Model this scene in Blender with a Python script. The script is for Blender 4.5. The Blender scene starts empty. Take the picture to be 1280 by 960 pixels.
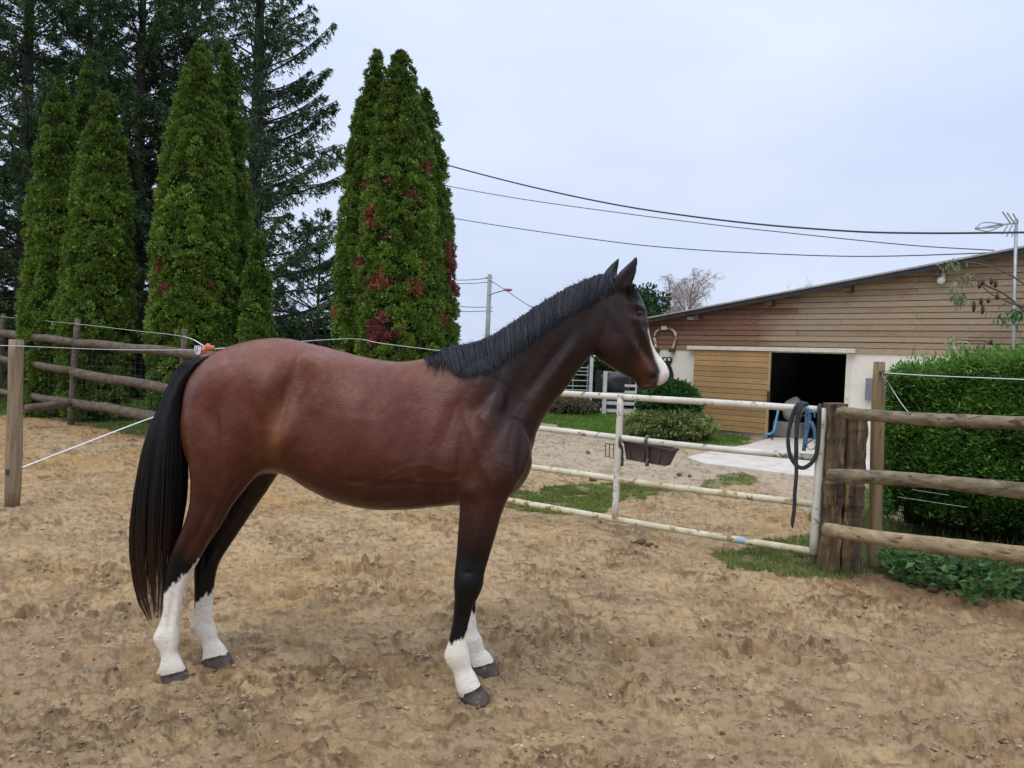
import bpy, bmesh, math, random
import numpy as np
from mathutils import Vector, Matrix
from mathutils.bvhtree import BVHTree

random.seed(7)
rng = np.random.default_rng(11)
scene = bpy.context.scene
col = scene.collection
R = math.radians

# ------------------------------------------------------------------ camera
FPX, HCAM = 960.0, 1.5
PITCH, ROLL = math.atan(30 / 960.0), R(2.2)
CAM = np.array([0.0, 0.0, HCAM])
_f = np.array([0, math.cos(PITCH), -math.sin(PITCH)])
_u0 = np.array([0, math.sin(PITCH), math.cos(PITCH)])
_r0 = np.array([1.0, 0, 0])
_r = _r0 * math.cos(ROLL) + _u0 * math.sin(ROLL)
_u = _u0 * math.cos(ROLL) - _r0 * math.sin(ROLL)
cam_data = bpy.data.cameras.new('camera')
cam_data.lens = 27.0
cam_data.sensor_width = 36.0
cam_data.clip_start = 0.05
cam_data.clip_end = 3000
cam = bpy.data.objects.new('camera', cam_data)
col.objects.link(cam)
cam.matrix_world = Matrix(((_r[0], _u[0], -_f[0], CAM[0]), (_r[1], _u[1], -_f[1], CAM[1]),
                           (_r[2], _u[2], -_f[2], CAM[2]), (0, 0, 0, 1)))
scene.camera = cam

# ------------------------------------------------------------------ sky, sun, exposure
SUN_EL, SUN_AZ = R(58), R(205)          # azimuth measured clockwise from +Y: behind the camera, a little left
world = bpy.data.worlds.new('World')
scene.world = world
world.use_nodes = True
nt = world.node_tree
nt.nodes.clear()
out = nt.nodes.new('ShaderNodeOutputWorld')
bg = nt.nodes.new('ShaderNodeBackground')
bg.inputs['Strength'].default_value = 0.1
sky = nt.nodes.new('ShaderNodeTexSky')
sky.sky_type = 'NISHITA'
sky.sun_disc = False
sky.sun_elevation = SUN_EL
sky.sun_rotation = SUN_AZ
tc = nt.nodes.new('ShaderNodeTexCoord')
mp = nt.nodes.new('ShaderNodeMapping')
mp.inputs['Scale'].default_value = (1.0, 1.0, 2.6)
nz = nt.nodes.new('ShaderNodeTexNoise')
nz.inputs['Scale'].default_value = 2.2
nz.inputs['Detail'].default_value = 4
nz.inputs['Roughness'].default_value = 0.5
cr = nt.nodes.new('ShaderNodeValToRGB')
cr.color_ramp.elements[0].position = 0.28
cr.color_ramp.elements[0].color = (0.575, 0.665, 0.89, 1)
cr.color_ramp.elements[1].position = 0.72
cr.color_ramp.elements[1].color = (0.74, 0.82, 0.98, 1)
mul = nt.nodes.new('ShaderNodeVectorMath')
mul.operation = 'SCALE'
# overcast sky: brighter towards the zenith
sxyz = nt.nodes.new('ShaderNodeSeparateXYZ'); pw_ = nt.nodes.new('ShaderNodeMath'); pw_.operation = 'POWER'; pw_.inputs[1].default_value = 2.0
mxz = nt.nodes.new('ShaderNodeMath'); mxz.operation = 'MAXIMUM'; mxz.inputs[1].default_value = 0.0
mad = nt.nodes.new('ShaderNodeMath'); mad.operation = 'MULTIPLY_ADD'; mad.inputs[1].default_value = 10.0; mad.inputs[2].default_value = 9.6
mx = nt.nodes.new('ShaderNodeMix')
mx.data_type = 'RGBA'
mx.inputs[0].default_value = 0.93       # cloud cover over the clear sky
L = nt.links.new
L(tc.outputs['Generated'], mp.inputs['Vector'])
L(mp.outputs['Vector'], nz.inputs['Vector'])
L(nz.outputs['Fac'], cr.inputs['Fac'])
L(tc.outputs['Generated'], sxyz.inputs[0]); L(sxyz.outputs['Z'], mxz.inputs[0]); L(mxz.outputs[0], pw_.inputs[0]); L(pw_.outputs[0], mad.inputs[0]); L(mad.outputs[0], mul.inputs['Scale'])
L(cr.outputs['Color'], mul.inputs[0])
L(sky.outputs['Color'], mx.inputs[6])
L(mul.outputs['Vector'], mx.inputs[7])
L(mx.outputs[2], bg.inputs['Color'])
L(bg.outputs['Background'], out.inputs['Surface'])

sd = bpy.data.lights.new('sun', 'SUN')
sd.energy = 1.0
sd.angle = R(35)
sd.color = (1.0, 0.92, 0.80)
sun = bpy.data.objects.new('sun', sd)
col.objects.link(sun)
_sv = Vector((math.sin(SUN_AZ) * math.cos(SUN_EL), math.cos(SUN_AZ) * math.cos(SUN_EL), math.sin(SUN_EL)))
sun.rotation_euler = _sv.to_track_quat('Z', 'Y').to_euler()
sun.location = (0, -5, 20)
scene.view_settings.view_transform = 'Standard'
scene.view_settings.look = 'None'
scene.view_settings.gamma = 1
scene.view_settings.exposure = 0.12
scene.render.engine = 'CYCLES'
scene.cycles.max_bounces = 6
scene.cycles.use_denoising = True

# ------------------------------------------------------------------ pixel helpers (photo pixels, 1280x960)
def ray(px, py):
    return _f * FPX + _r * (px - 640) - _u * (py - 480)
def W(px, py, Y):                       # point of that pixel at distance Y
    d = ray(px, py)
    return CAM + d * (Y / d[1])
def G(px, py, z=0.0):                   # point of that pixel on the ground
    d = ray(px, py)
    return CAM + d * ((z - HCAM) / d[2])
def WP(px, py, P0, N):                  # point of that pixel on a plane
    d = ray(px, py)
    return CAM + d * (np.dot(P0 - CAM, N) / np.dot(d, N))
def proj(V):
    q = V - CAM
    z = q @ _f
    return 640 + FPX * (q @ _r) / z, 480 - FPX * (q @ _u) / z

# ------------------------------------------------------------------ noise
_perm = rng.permutation(256)
_perm = np.concatenate([_perm, _perm, _perm])
_ga = rng.random(256) * 2 * np.pi
_gx, _gy = np.cos(_ga), np.sin(_ga)
def pn(x, y):
    xi = np.floor(x).astype(int); yi = np.floor(y).astype(int)
    xf = x - xi; yf = y - yi
    xi &= 255; yi &= 255
    u = xf * xf * xf * (xf * (xf * 6 - 15) + 10); v = yf * yf * yf * (yf * (yf * 6 - 15) + 10)
    def g(i, j):
        h = _perm[_perm[(xi + i) & 255] + ((yi + j) & 255)] & 255
        return _gx[h] * (xf - i) + _gy[h] * (yf - j)
    a = g(0, 0) * (1 - u) + g(1, 0) * u
    b = g(0, 1) * (1 - u) + g(1, 1) * u
    return (a * (1 - v) + b * v) * 1.5
def fbm(x, y, o=4, gain=0.5):
    s = 0; a = 1.0; t = 0
    for i in range(o):
        s = s + a * pn(x * 2 ** i + 17.3 * i, y * 2 ** i - 9.1 * i); t += a; a *= gain
    return s / t
def sst(a, b, x):
    t = np.clip((x - a) / (b - a), 0, 1)
    return t * t * (3 - 2 * t)
def inpoly(x, y, P):
    r = np.zeros(x.shape, bool)
    n = len(P)
    for i in range(n):
        x0, y0 = P[i]; x1, y1 = P[(i + 1) % n]
        c = ((y0 > y) != (y1 > y)) & (x < (x1 - x0) * (y - y0) / ((y1 - y0) or 1e-9) + x0)
        r ^= c
    return r

# ------------------------------------------------------------------ materials
MATS = {}
def new_mat(name):
    m = bpy.data.materials.new(name); m.use_nodes = True
    n = m.node_tree; n.nodes.clear()
    o = n.nodes.new('ShaderNodeOutputMaterial'); b = n.nodes.new('ShaderNodeBsdfPrincipled')
    n.links.new(b.outputs[0], o.inputs[0])
    return m, n, b, o
def mat(name, c, c2=None, rough=0.7, scale=8.0, metal=0.0, bump=0.0, bscale=None, stretch=None, spec=0.5,
        spots=None, detail=6, pos=(0.35, 0.65), perobj=0.0):
    """noise-mixed colours + bump; spots = (colour, scale, threshold) of a third weathered tone"""
    m, n, b, o = new_mat(name)
    ln = n.links.new
    b.inputs['Roughness'].default_value = rough
    b.inputs['Metallic'].default_value = metal
    b.inputs['Specular IOR Level'].default_value = spec
    t = n.nodes.new('ShaderNodeTexCoord'); mpn = n.nodes.new('ShaderNodeMapping')
    ln(t.outputs['Object'], mpn.inputs['Vector'])
    if stretch: mpn.inputs['Scale'].default_value = stretch
    nzn = n.nodes.new('ShaderNodeTexNoise')
    nzn.inputs['Scale'].default_value = scale; nzn.inputs['Detail'].default_value = detail
    ln(mpn.outputs['Vector'], nzn.inputs['Vector'])
    r = n.nodes.new('ShaderNodeValToRGB')
    r.color_ramp.elements[0].position = pos[0]; r.color_ramp.elements[1].position = pos[1]
    r.color_ramp.elements[0].color = (*c, 1); r.color_ramp.elements[1].color = (*(c2 or c), 1)
    ln(nzn.outputs['Fac'], r.inputs['Fac'])
    last = r.outputs['Color']
    if spots:
        sc, ss, th = spots
        n2 = n.nodes.new('ShaderNodeTexNoise'); n2.inputs['Scale'].default_value = ss; n2.inputs['Detail'].default_value = 8
        n2.inputs['Roughness'].default_value = 0.65
        ln(mpn.outputs['Vector'], n2.inputs['Vector'])
        mr = n.nodes.new('ShaderNodeMapRange'); mr.inputs[1].default_value = th; mr.inputs[2].default_value = th + 0.07
        ln(n2.outputs['Fac'], mr.inputs[0])
        mm = n.nodes.new('ShaderNodeMix'); mm.data_type = 'RGBA'
        ln(mr.outputs[0], mm.inputs[0]); ln(last, mm.inputs[6]); mm.inputs[7].default_value = (*sc, 1)
        last = mm.outputs[2]
    if perobj:
        oi = n.nodes.new('ShaderNodeObjectInfo')
        mr = n.nodes.new('ShaderNodeMapRange'); mr.inputs[3].default_value = 1 - perobj; mr.inputs[4].default_value = 1 + perobj
        ln(oi.outputs['Random'], mr.inputs[0])
        vm = n.nodes.new('ShaderNodeVectorMath'); vm.operation = 'SCALE'
        ln(last, vm.inputs[0]); ln(mr.outputs[0], vm.inputs['Scale'])
        last = vm.outputs['Vector']
    ln(last, b.inputs['Base Color'])
    if bump:
        bp = n.nodes.new('ShaderNodeBump'); bp.inputs['Strength'].default_value = 1.0; bp.inputs['Distance'].default_value = bump
        nb = n.nodes.new('ShaderNodeTexNoise'); nb.inputs['Scale'].default_value = bscale or scale * 3; nb.inputs['Detail'].default_value = 6
        ln(mpn.outputs['Vector'], nb.inputs['Vector']); ln(nb.outputs['Fac'], bp.inputs['Height']); ln(bp.outputs['Normal'], b.inputs['Normal'])
    return m
def leaf_mat(name, rough=0.6, trans=0.25, spec=0.3, bump=None):
    """colour from the mesh attribute 'tint', a share of it translucent"""
    m, n, b, o = new_mat(name)
    ln = n.links.new
    a = n.nodes.new('ShaderNodeAttribute'); a.attribute_name = 'tint'
    b.inputs['Roughness'].default_value = rough; b.inputs['Specular IOR Level'].default_value = spec
    ln(a.outputs['Color'], b.inputs['Base Color'])
    if trans:
        tr = n.nodes.new('ShaderNodeBsdfTranslucent'); ln(a.outputs['Color'], tr.inputs['Color'])
        ms = n.nodes.new('ShaderNodeMixShader'); ms.inputs[0].default_value = trans
        ln(b.outputs[0], ms.inputs[1]); ln(tr.outputs[0], ms.inputs[2]); ln(ms.outputs[0], o.inputs[0])
    if bump:
        t = n.nodes.new('ShaderNodeTexCoord')
        bp = n.nodes.new('ShaderNodeBump'); bp.inputs['Distance'].default_value = bump[0]; bp.inputs['Strength'].default_value = 1
        nb = n.nodes.new('ShaderNodeTexNoise'); nb.inputs['Scale'].default_value = bump[1]; nb.inputs['Detail'].default_value = 5
        ln(t.outputs['Object'], nb.inputs['Vector']); ln(nb.outputs['Fac'], bp.inputs['Height']); ln(bp.outputs['Normal'], b.inputs['Normal'])
    return m

# ------------------------------------------------------------------ object helpers
OFF = {}
def tag(o, label=None, cat=None, group=None, kind=None):
    if label: o['label'] = label
    if cat: o['category'] = cat
    if group: o['group'] = group
    if kind: o['kind'] = kind
    return o
def thing(name, loc, label, cat, group=None):
    o = bpy.data.objects.new(name, None); col.objects.link(o)
    o.empty_display_size = 0.2
    o.location = [float(v) for v in loc]
    OFF[o.name] = np.array(loc, float)
    return tag(o, label, cat, group)
def fast_mesh(name, V, Fs, smooth=False, tint=None):
    """V (n,3); Fs list of int arrays (m,k)"""
    me = bpy.data.meshes.new(name)
    Fs = [np.asarray(F, int) for F in (Fs if isinstance(Fs, list) else [Fs]) if len(F)]
    me.vertices.add(len(V)); me.vertices.foreach_set('co', np.asarray(V, np.float32).ravel())
    nl = sum(F.size for F in Fs); npoly = sum(len(F) for F in Fs)
    me.loops.add(nl); me.loops.foreach_set('vertex_index', np.concatenate([F.ravel() for F in Fs]).astype(np.int32))
    st = []; base = 0
    for F in Fs:
        st.append(base + np.arange(len(F)) * F.shape[1]); base += F.size
    me.polygons.add(npoly); me.polygons.foreach_set('loop_start', np.concatenate(st).astype(np.int32))
    me.polygons.foreach_set('use_smooth', np.full(npoly, bool(smooth)))
    if tint is not None:
        a = me.color_attributes.new('tint', 'FLOAT_COLOR', 'POINT')
        t = np.ones((len(V), 4), np.float32); t[:, :3] = tint
        a.data.foreach_set('color', t.ravel())
    me.update(calc_edges=True)
    return me
def mk(name, V, F, m, parent=None, loc=None, smooth=False, tint=None, bevel=0):
    V = np.asarray(V, float)
    if parent is not None: off = OFF[parent.name]
    else: off = np.array(loc if loc is not None else (0, 0, 0), float)
    if isinstance(F, list) and len(F) and not isinstance(F[0], np.ndarray):
        by = {}
        for f in F: by.setdefault(len(f), []).append(f)
        F = [np.array(v) for v in by.values()]
    me = fast_mesh(name, V - off, F, smooth, tint)
    me.materials.append(m)
    o = bpy.data.objects.new(name, me); col.objects.link(o)
    if parent is not None: o.parent = parent
    else: o.location = [float(v) for v in off]
    OFF[o.name] = off
    if bevel:
        b = o.modifiers.new('bevel', 'BEVEL'); b.width = bevel; b.segments = 2; b.limit_method = 'ANGLE'
    return o
class MB:
    def __init__(s): s.V = []; s.F = []; s.n = 0
    def add(s, V, F):
        V = np.asarray(V, float); s.V.append(V)
        s.F += [tuple(int(i) + s.n for i in f) for f in F]; s.n += len(V); return s
    def get(s): return np.concatenate(s.V), s.F
    def build(s, name, m, parent=None, **k):
        V, F = s.get(); return mk(name, V, F, m, parent, **k)
def hexa(P):                            # 8 corners: bottom loop 4, top loop 4
    return np.array(P, float), [(3, 2, 1, 0), (4, 5, 6, 7), (0, 1, 5, 4), (1, 2, 6, 5), (2, 3, 7, 6), (3, 0, 4, 7)]
def box(c, sx, sy, sz, ax=None):        # centre, full sizes, optional 3 axes
    A = np.eye(3) if ax is None else np.array(ax, float)
    c = np.array(c, float)
    P = [c + A[0] * sx / 2 * a + A[1] * sy / 2 * b + A[2] * sz / 2 * d for d in (-1, 1) for a, b in ((-1, -1), (1, -1), (1, 1), (-1, 1))]
    return hexa(P)
def smooth_path(P, k=6):
    P = np.array(P, float); n = len(P)
    if n < 3: return np.array([P[0] + (P[1] - P[0]) * t for t in np.linspace(0, 1, k + 1)])
    Q = np.vstack([2 * P[0] - P[1], P, 2 * P[-1] - P[-2]]); o = []
    for i in range(1, n):
        for t in np.arange(k) / k:
            a, b, c, d = Q[i - 1], Q[i], Q[i + 1], Q[i + 2]
            o.append(0.5 * (2 * b + (c - a) * t + (2 * a - 5 * b + 4 * c - d) * t * t + (3 * b - a - 3 * c + d) * t ** 3))
    o.append(P[-1]); return np.array(o)
def tube(P, r, n=8, wob=0.0, flat=1.0, cap=True):
    P = np.array(P, float); m = len(P)
    r = np.broadcast_to(np.array(r, float), (m,)) if np.ndim(r) < 2 else r
    T = np.gradient(P, axis=0); T /= np.linalg.norm(T, axis=1)[:, None] + 1e-12
    ref = np.array([0, 0, 1.0]) if abs(T[:, 2]).mean() < 0.8 else np.array([0, 1.0, 0])
    A = np.cross(T, ref); A /= np.linalg.norm(A, axis=1)[:, None] + 1e-12
    B = np.cross(A, T)
    an = np.arange(n) * 2 * np.pi / n
    V = []
    for i in range(m):
        for j, a in enumerate(an):
            k = 1 + (wob * math.sin(3.1 * i + 1.7 * j + 5 * P[0][0]) if wob else 0)
            V.append(P[i] + (A[i] * math.cos(a) + B[i] * math.sin(a) * flat) * r[i] * k)
    F = [(i * n + j, i * n + (j + 1) % n, (i + 1) * n + (j + 1) % n, (i + 1) * n + j) for i in range(m - 1) for j in range(n)]
    if cap: F += [tuple(range(n))[::-1], tuple((m - 1) * n + j for j in range(n))]
    return np.array(V), F
def log(a, b, r0, r1, n=12, k=14, wob=0.05, bow=0.0):   # round timber between two points
    a = np.array(a, float); b = np.array(b, float)
    t = np.linspace(0, 1, k)
    P = a + (b - a) * t[:, None]
    L_ = np.linalg.norm(b - a)
    ph = a[0] * 3 + a[2] * 7
    P[:, 2] += bow * np.sin(np.pi * t) + 0.012 * np.sin(6 * t * L_ / 2 + ph)
    P[:, 1] += 0.010 * np.sin(5 * t * L_ / 2 + 2 + ph)
    r = (r0 + (r1 - r0) * t) * (1 + 0.05 * np.sin(9 * t + ph))
    r[0] *= 0.93; r[-1] *= 0.93
    return tube(P, r, n, wob)
def ball(c, rx, ry, rz, nu=16, nv=10):
    V = []; F = []
    for i in range(nv + 1):
        th = math.pi * i / nv
        for j in range(nu):
            p = 2 * math.pi * j / nu
            V.append((c[0] + rx * math.sin(th) * math.cos(p), c[1] + ry * math.sin(th) * math.sin(p), c[2] + rz * math.cos(th)))
    for i in range(nv):
        for j in range(nu): F.append((i * nu + j, (i + 1) * nu + j, (i + 1) * nu + (j + 1) % nu, i * nu + (j + 1) % nu))
    return np.array(V), F
def prism(poly3, n):                    # planar polygon extruded by vector n
    P = np.array(poly3, float); k = len(P); V = np.vstack([P, P + n])
    return V, [tuple(range(k))[::-1], tuple(range(k, 2 * k))] + [(i, (i + 1) % k, k + (i + 1) % k, k + i) for i in range(k)]
def unit(v): return v / (np.linalg.norm(v, axis=-1, keepdims=True) + 1e-12)
def kites(base, d, ln, wd, side, bend=0.0, mid=0.45):
    """flat pointed leaves: base (n,3), direction d, lengths, widths, side vectors -> V, F(quads)"""
    n = len(base)
    tip = base + d * ln[:, None]
    nrm = np.cross(d, side)
    m = base + d * (ln * mid)[:, None] + nrm * (ln * bend)[:, None]
    V = np.stack([base, m + side * (wd / 2)[:, None], tip, m - side * (wd / 2)[:, None]], 1).reshape(-1, 3)
    F = np.arange(4 * n).reshape(n, 4)
    return V, F
def tris(base, d, ln, wd, side, mid=.3):
    """small three-cornered leaves for dense foliage"""
    n = len(base); m = base + d * (ln * mid * .5)[:, None]
    V = np.stack([m + side * (wd / 2)[:, None], base + d * ln[:, None], m - side * (wd / 2)[:, None]], 1).reshape(-1, 3)
    return V, np.arange(3 * n).reshape(n, 3)
def rand_side(d):
    v = rng.normal(size=d.shape)
    s = np.cross(d, v); return unit(s)
def strands(paths, rad):
    """three-sided tapering hairs: paths (S,K,3), rad (S,K)"""
    S, K, _ = paths.shape
    T = unit(np.gradient(paths, axis=1))
    A = unit(np.cross(T, np.array([0.12, 1.0, 0.05])))
    B = np.cross(T, A)
    V = np.stack([paths + (A * math.cos(a) + B * math.sin(a)) * rad[..., None] for a in (0.5, 2.6, 4.7)], 2)
    V = V.reshape(-1, 3)
    i = (np.arange(S)[:, None, None] * K + np.arange(K - 1)[None, :, None]) * 3
    j = np.arange(3)[None, None, :]; j2 = (j + 1) % 3
    F = np.stack([i + j, i + j2, i + 3 + j2, i + 3 + j], -1).reshape(-1, 4)
    return V, F

# ================================================================== GROUND
def gpoly(pts): return [tuple(G(x, y)[:2]) for x, y in pts]
GRASS = [gpoly(p) for p in (
    [(660, 505), (740, 513), (860, 533), (938, 547), (928, 557), (850, 553), (775, 546), (720, 536), (672, 527)],
    [(640, 614), (700, 606), (760, 604), (800, 603), (842, 612), (800, 622), (762, 631), (740, 642), (690, 641), (630, 634)],
    [(878, 602), (905, 592), (940, 590), (945, 598), (920, 610), (885, 612)],
    [(905, 695), (950, 678), (1005, 664), (1030, 640), (1110, 600), (1125, 715), (1085, 724), (1030, 722), (960, 716), (908, 708)])]
GRASS.append([(-60, 60), (-60, 15.5), (-9.6, 15.4)] + gpoly([(40, 512), (105, 528), (150, 541), (205, 549), (300, 556)]) + [(-1.0, 13.0), (0.6, 17.5), (0.2, 24), (0, 60)])
HEDGEBED = gpoly([(1095, 690), (1120, 722), (1200, 741), (1290, 745)]) + [(6, 4.0), (8, 5), (6.5, 8), (3.2, 8)]
YARD = gpoly([(640, 596), (700, 585), (840, 612), (940, 600), (1010, 640), (1040, 620), (1200, 560), (960, 545), (930, 556), (850, 553), (775, 546), (700, 534), (660, 526), (560, 530)])

fine = np.linspace(R(-38), R(38), 900)
coarse = np.concatenate([np.linspace(R(38.1), R(62), 110), np.linspace(R(63), R(297), 40), np.linspace(R(298), R(321.9), 110)])
ang = np.concatenate([fine, coarse])
rad = np.concatenate([[0.03, 0.8, 1.6, 2.1], HCAM * FPX / np.arange(590, 160, -1.35), HCAM * FPX / np.arange(160, 50, -1.3),
                      np.geomspace(29.5, 1500, 26)])
TH, RR = np.meshgrid(ang, rad)
X = RR * np.sin(TH); Y = RR * np.cos(TH)
near = 1 - sst(9, 24, RR)
def zone(P, amp=0.25, sc=1.6):
    jx = X + amp * fbm(X * sc, Y * sc, 3); jy = Y + amp * fbm(X * sc + 40, Y * sc + 7, 3)
    return inpoly(jx, jy, P)
g_mask = np.zeros(X.shape)
for k, P in enumerate(GRASS): g_mask = np.maximum(g_mask, zone(P, 0.35 if k < 4 else 0.6).astype(float))
far_grass = (Y > 26 + 0.8 * fbm(X * .3, Y * .3)) | ((X < -14) & (Y > 0))
g_mask = np.maximum(g_mask, far_grass)
bed = zone(HEDGEBED, 0.2)
yard = zone(YARD, 0.3)
fx = X + 0.05 * fbm(X * 3, Y * 3, 2); fy = Y + 0.05 * fbm(X * 3 + 9, Y * 3 + 5, 2)
# churned sand: long low swells, trodden plates with broken edges, clods, hoof prints
churn = .38 + .62 * sst(-0.12, 0.35, fbm(X * 1.5 + 3, Y * 1.5, 4))
swell = fbm(X * 0.9, Y * 1.3, 3)
mid = fbm(fx * 3.4 + 11, fy * 7.0, 4, 0.55)
plate = sst(-0.05, 0.10, mid) - 0.5
clod = np.abs(fbm(fx * 9, fy * 11 + 3, 4, 0.6))
grain = fbm(X * 34, Y * 34, 3, 0.6)
plate2 = sst(0.02, 0.09, fbm(fx * 7.5 + 31, fy * 14 + 3, 4, 0.6)) - 0.5
crumb = np.maximum(0, fbm(fx * 15 + 5, fy * 18, 3, 0.6) - 0.06)
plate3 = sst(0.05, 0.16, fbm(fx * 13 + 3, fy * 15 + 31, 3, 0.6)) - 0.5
soft1 = np.tanh(2.2 * fbm(fx * 8 + 9, fy * 10 + 3, 3, 0.5))
def n_s(x, y): return fbm(x * 12, y * 12, 3)
Hh = 0.028 * swell + 0.020 * plate * (0.45 + 0.55 * churn) + 0.015 * plate2 * (.35 + .65 * churn) + 0.010 * plate3 * churn + 0.013 * soft1 * (0.3 + 0.7 * churn) + 0.012 * np.tanh(crumb * 5) * churn + 0.0070 * grain
hoof = np.zeros(X.shape)
pr = np.random.default_rng(5)
for i in range(700):
    hx, hy = pr.uniform(-4.5, 4.5), pr.uniform(2.4, 9.5)
    if abs(hx) > hy * 0.8: continue
    a = pr.uniform(0, 2 * math.pi); s = pr.uniform(0.06, 0.10)
    sel = (np.abs(X - hx) < 0.3) & (np.abs(Y - hy) < 0.3)
    dx, dy = X[sel] - hx, Y[sel] - hy
    lx = (dx * math.cos(a) + dy * math.sin(a)) / s; ly = (-dx * math.sin(a) + dy * math.cos(a)) / (s * 1.15)
    rr = np.sqrt(lx * lx + ly * ly)
    dep = -0.020 * (1 - sst(0.72, 1.05, rr)) * (0.55 + 0.45 * sst(-0.8, 0.6, lx)) + 0.011 * np.exp(-((rr - 1.25) / 0.22) ** 2) * (0.4 + 0.6 * (lx > -0.2))
    Hh[sel] += dep * pr.uniform(0.9, 1.7); hoof[sel] = np.maximum(hoof[sel], (rr < 0.95))
for (hxp, hyp) in ((217, 853), (273, 832), (595, 878), (608, 842)):
    hp_ = G(hxp, hyp); rr = np.hypot(X - hp_[0], (Y - hp_[1] - .01))
    Hh += .016 * np.exp(-((rr - .095) / .028) ** 2) * (1 + .5 * n_s(X, Y)) - .012 * (rr < .07)
soft = np.where(yard | (g_mask > .5), 0.35, 1.0)
Hh = Hh * soft * (1 - .50 * sst(4.2, 8.5, Y))
bank = zone(gpoly([(1010, 725), (1100, 718), (1290, 745), (1420, 790), (1290, 800), (1180, 760), (1080, 745)]), 0.2)
Z = Hh * near
Z -= 0.012
# colours of the earth, with crust-edge shading painted in
n1 = fbm(X * 0.55 + 5, Y * 0.55, 4); n2 = fbm(X * 2.3, Y * 2.3 + 8, 4); n3 = fbm(X * 7, Y * 9, 3); n4 = fbm(X * 26, Y * 30, 3, 0.6)
dry = np.array([0.46, 0.318, 0.165]); och = np.array([0.42, 0.250, 0.095]); wet = np.array([0.110, 0.066, 0.030]); grey = np.array([0.325, 0.228, 0.123])  # wet: damp earth, also the tone of the painted crust-edge shading
def lerp(a, b, t): return a * (1 - t[..., None]) + b * t[..., None]
C = np.broadcast_to(dry, X.shape + (3,)).copy()
C = lerp(C, och, 0.85 * sst(0.05, 0.5, n1 + 0.45 * n2 + 0.40 * sst(4.5, 8, Y) * sst(0.6, -1.5, X / np.maximum(Y, 1) * 4) - .25 * sst(5.5, 3.5, Y)))
C = lerp(C, grey, 0.90 * sst(-0.1, 0.5, .7 * n2 + .5 * n3 - 0.3 * n1 + 0.45 * sst(6.5, 3.2, Y)))
damp = sst(0.0, 0.40, n3 + 0.20 * n2 + 0.40 * (churn - .4) - 0.06)
C = lerp(C, wet, 0.40 * damp * sst(0.0, 0.30, clod + 0.3 * n4))
C = lerp(C, wet, 0.75 * sst(.02, .16, crumb) * (.15 + .6 * churn))
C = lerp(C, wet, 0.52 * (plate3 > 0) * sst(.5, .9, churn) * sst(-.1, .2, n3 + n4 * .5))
C = lerp(C, np.array([0.33, 0.205, 0.095]), 0.5 * hoof * (n2 > -0.1))
C = lerp(C, np.array([0.25, 0.135, 0.065]), 0.75 * bank * sst(-.3, .2, n2 + n4 + .25))
C = np.where(yard[..., None], lerp(np.broadcast_to(np.array([0.45, 0.35, 0.235]), C.shape), np.array([0.31, 0.23, 0.145]), sst(0.0, 0.5, n2 + n3 * .7)), C)
C = np.where((far_grass)[..., None], np.array([0.09, 0.13, 0.04]), C)
gm = g_mask * (0.65 + 0.35 * sst(-.2, .2, n3))
C = lerp(C, np.array([0.13, 0.12, 0.05]), np.where(far_grass, 0, gm * 0.85))
C = np.where(bed[..., None], np.array([0.10, 0.075, 0.045]), C)
n5 = fbm(fx * 8 + 3, fy * 14 + 9, 4, .6); n6 = fbm(fx * 21 + 8, fy * 26 + 2, 3, .6)
flk_shade = sst(.15, .27, n5 + .25 * n6) * (.45 + .55 * churn)        # broken crust flakes, their edge shading painted in as dark colour
C = lerp(C, wet * .9, .66 * flk_shade); Z = Z + .006 * flk_shade * near * soft
C = lerp(C, wet, .45 * sst(.20, .30, n6) * (.3 + .7 * churn))  # finer specks of the same painted edge shading
C *= (1 + 0.24 * n4 + 0.14 * n3)[..., None]
nr, na = X.shape
V = np.stack([X, Y, Z], -1).reshape(-1, 3)
i = np.arange(nr - 1)[:, None]; j = np.arange(na)[None, :]
F = np.stack([i * na + j, i * na + (j + 1) % na, (i + 1) * na + (j + 1) % na, (i + 1) * na + j], -1).reshape(-1, 4)[:, ::-1]
m_ground = leaf_mat('churned_sand', rough=0.85, trans=0, spec=0.25, bump=(0.010, 85))
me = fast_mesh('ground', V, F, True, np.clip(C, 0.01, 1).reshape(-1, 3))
me.materials.append(m_ground)
ground = bpy.data.objects.new('ground', me); col.objects.link(ground)
tag(ground, kind='structure')
GX, GY, GZ = X, Y, Z
def gz(x, y):                           # ground height
    th = math.atan2(x, y); r = math.hypot(x, y)
    a = int(np.clip(np.searchsorted(fine, th), 0, len(fine) - 1)); b = int(np.clip(np.searchsorted(rad, r), 0, nr - 1))
    return float(Z[b, a])

# crumbs of wet earth kicked up by hooves
cr_n = 4500
q = np.c_[pr.uniform(-.78, .78, cr_n * 3), 1440 / pr.uniform(130, 560, cr_n * 3)]; q[:, 0] *= q[:, 1]
ok = (fbm(q[:, 0] * 1.5 + 3, q[:, 1] * 1.5, 4) + .35 * fbm(q[:, 0] * 3, q[:, 1] * 3, 2) > pr.uniform(-.45, .5, len(q))) & (q[:, 1] < 11)
gy_ = [inpoly(q[:, 0], q[:, 1], P) for P in GRASS[1:4]]
q = q[ok & ~gy_[0] & ~gy_[2]][:cr_n]; cr_n = len(q)
sz = pr.gamma(1.8, .0026, cr_n) + .0028; sz = np.minimum(sz, .013)
oc_ = np.array([(1, 0, 0), (-1, 0, 0), (0, 1, 0), (0, -1, 0), (0, 0, 1), (0, 0, -1), (.6, .6, .5), (-.6, .55, .55), (.55, -.6, .5), (-.6, -.6, .5)], float)
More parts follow.
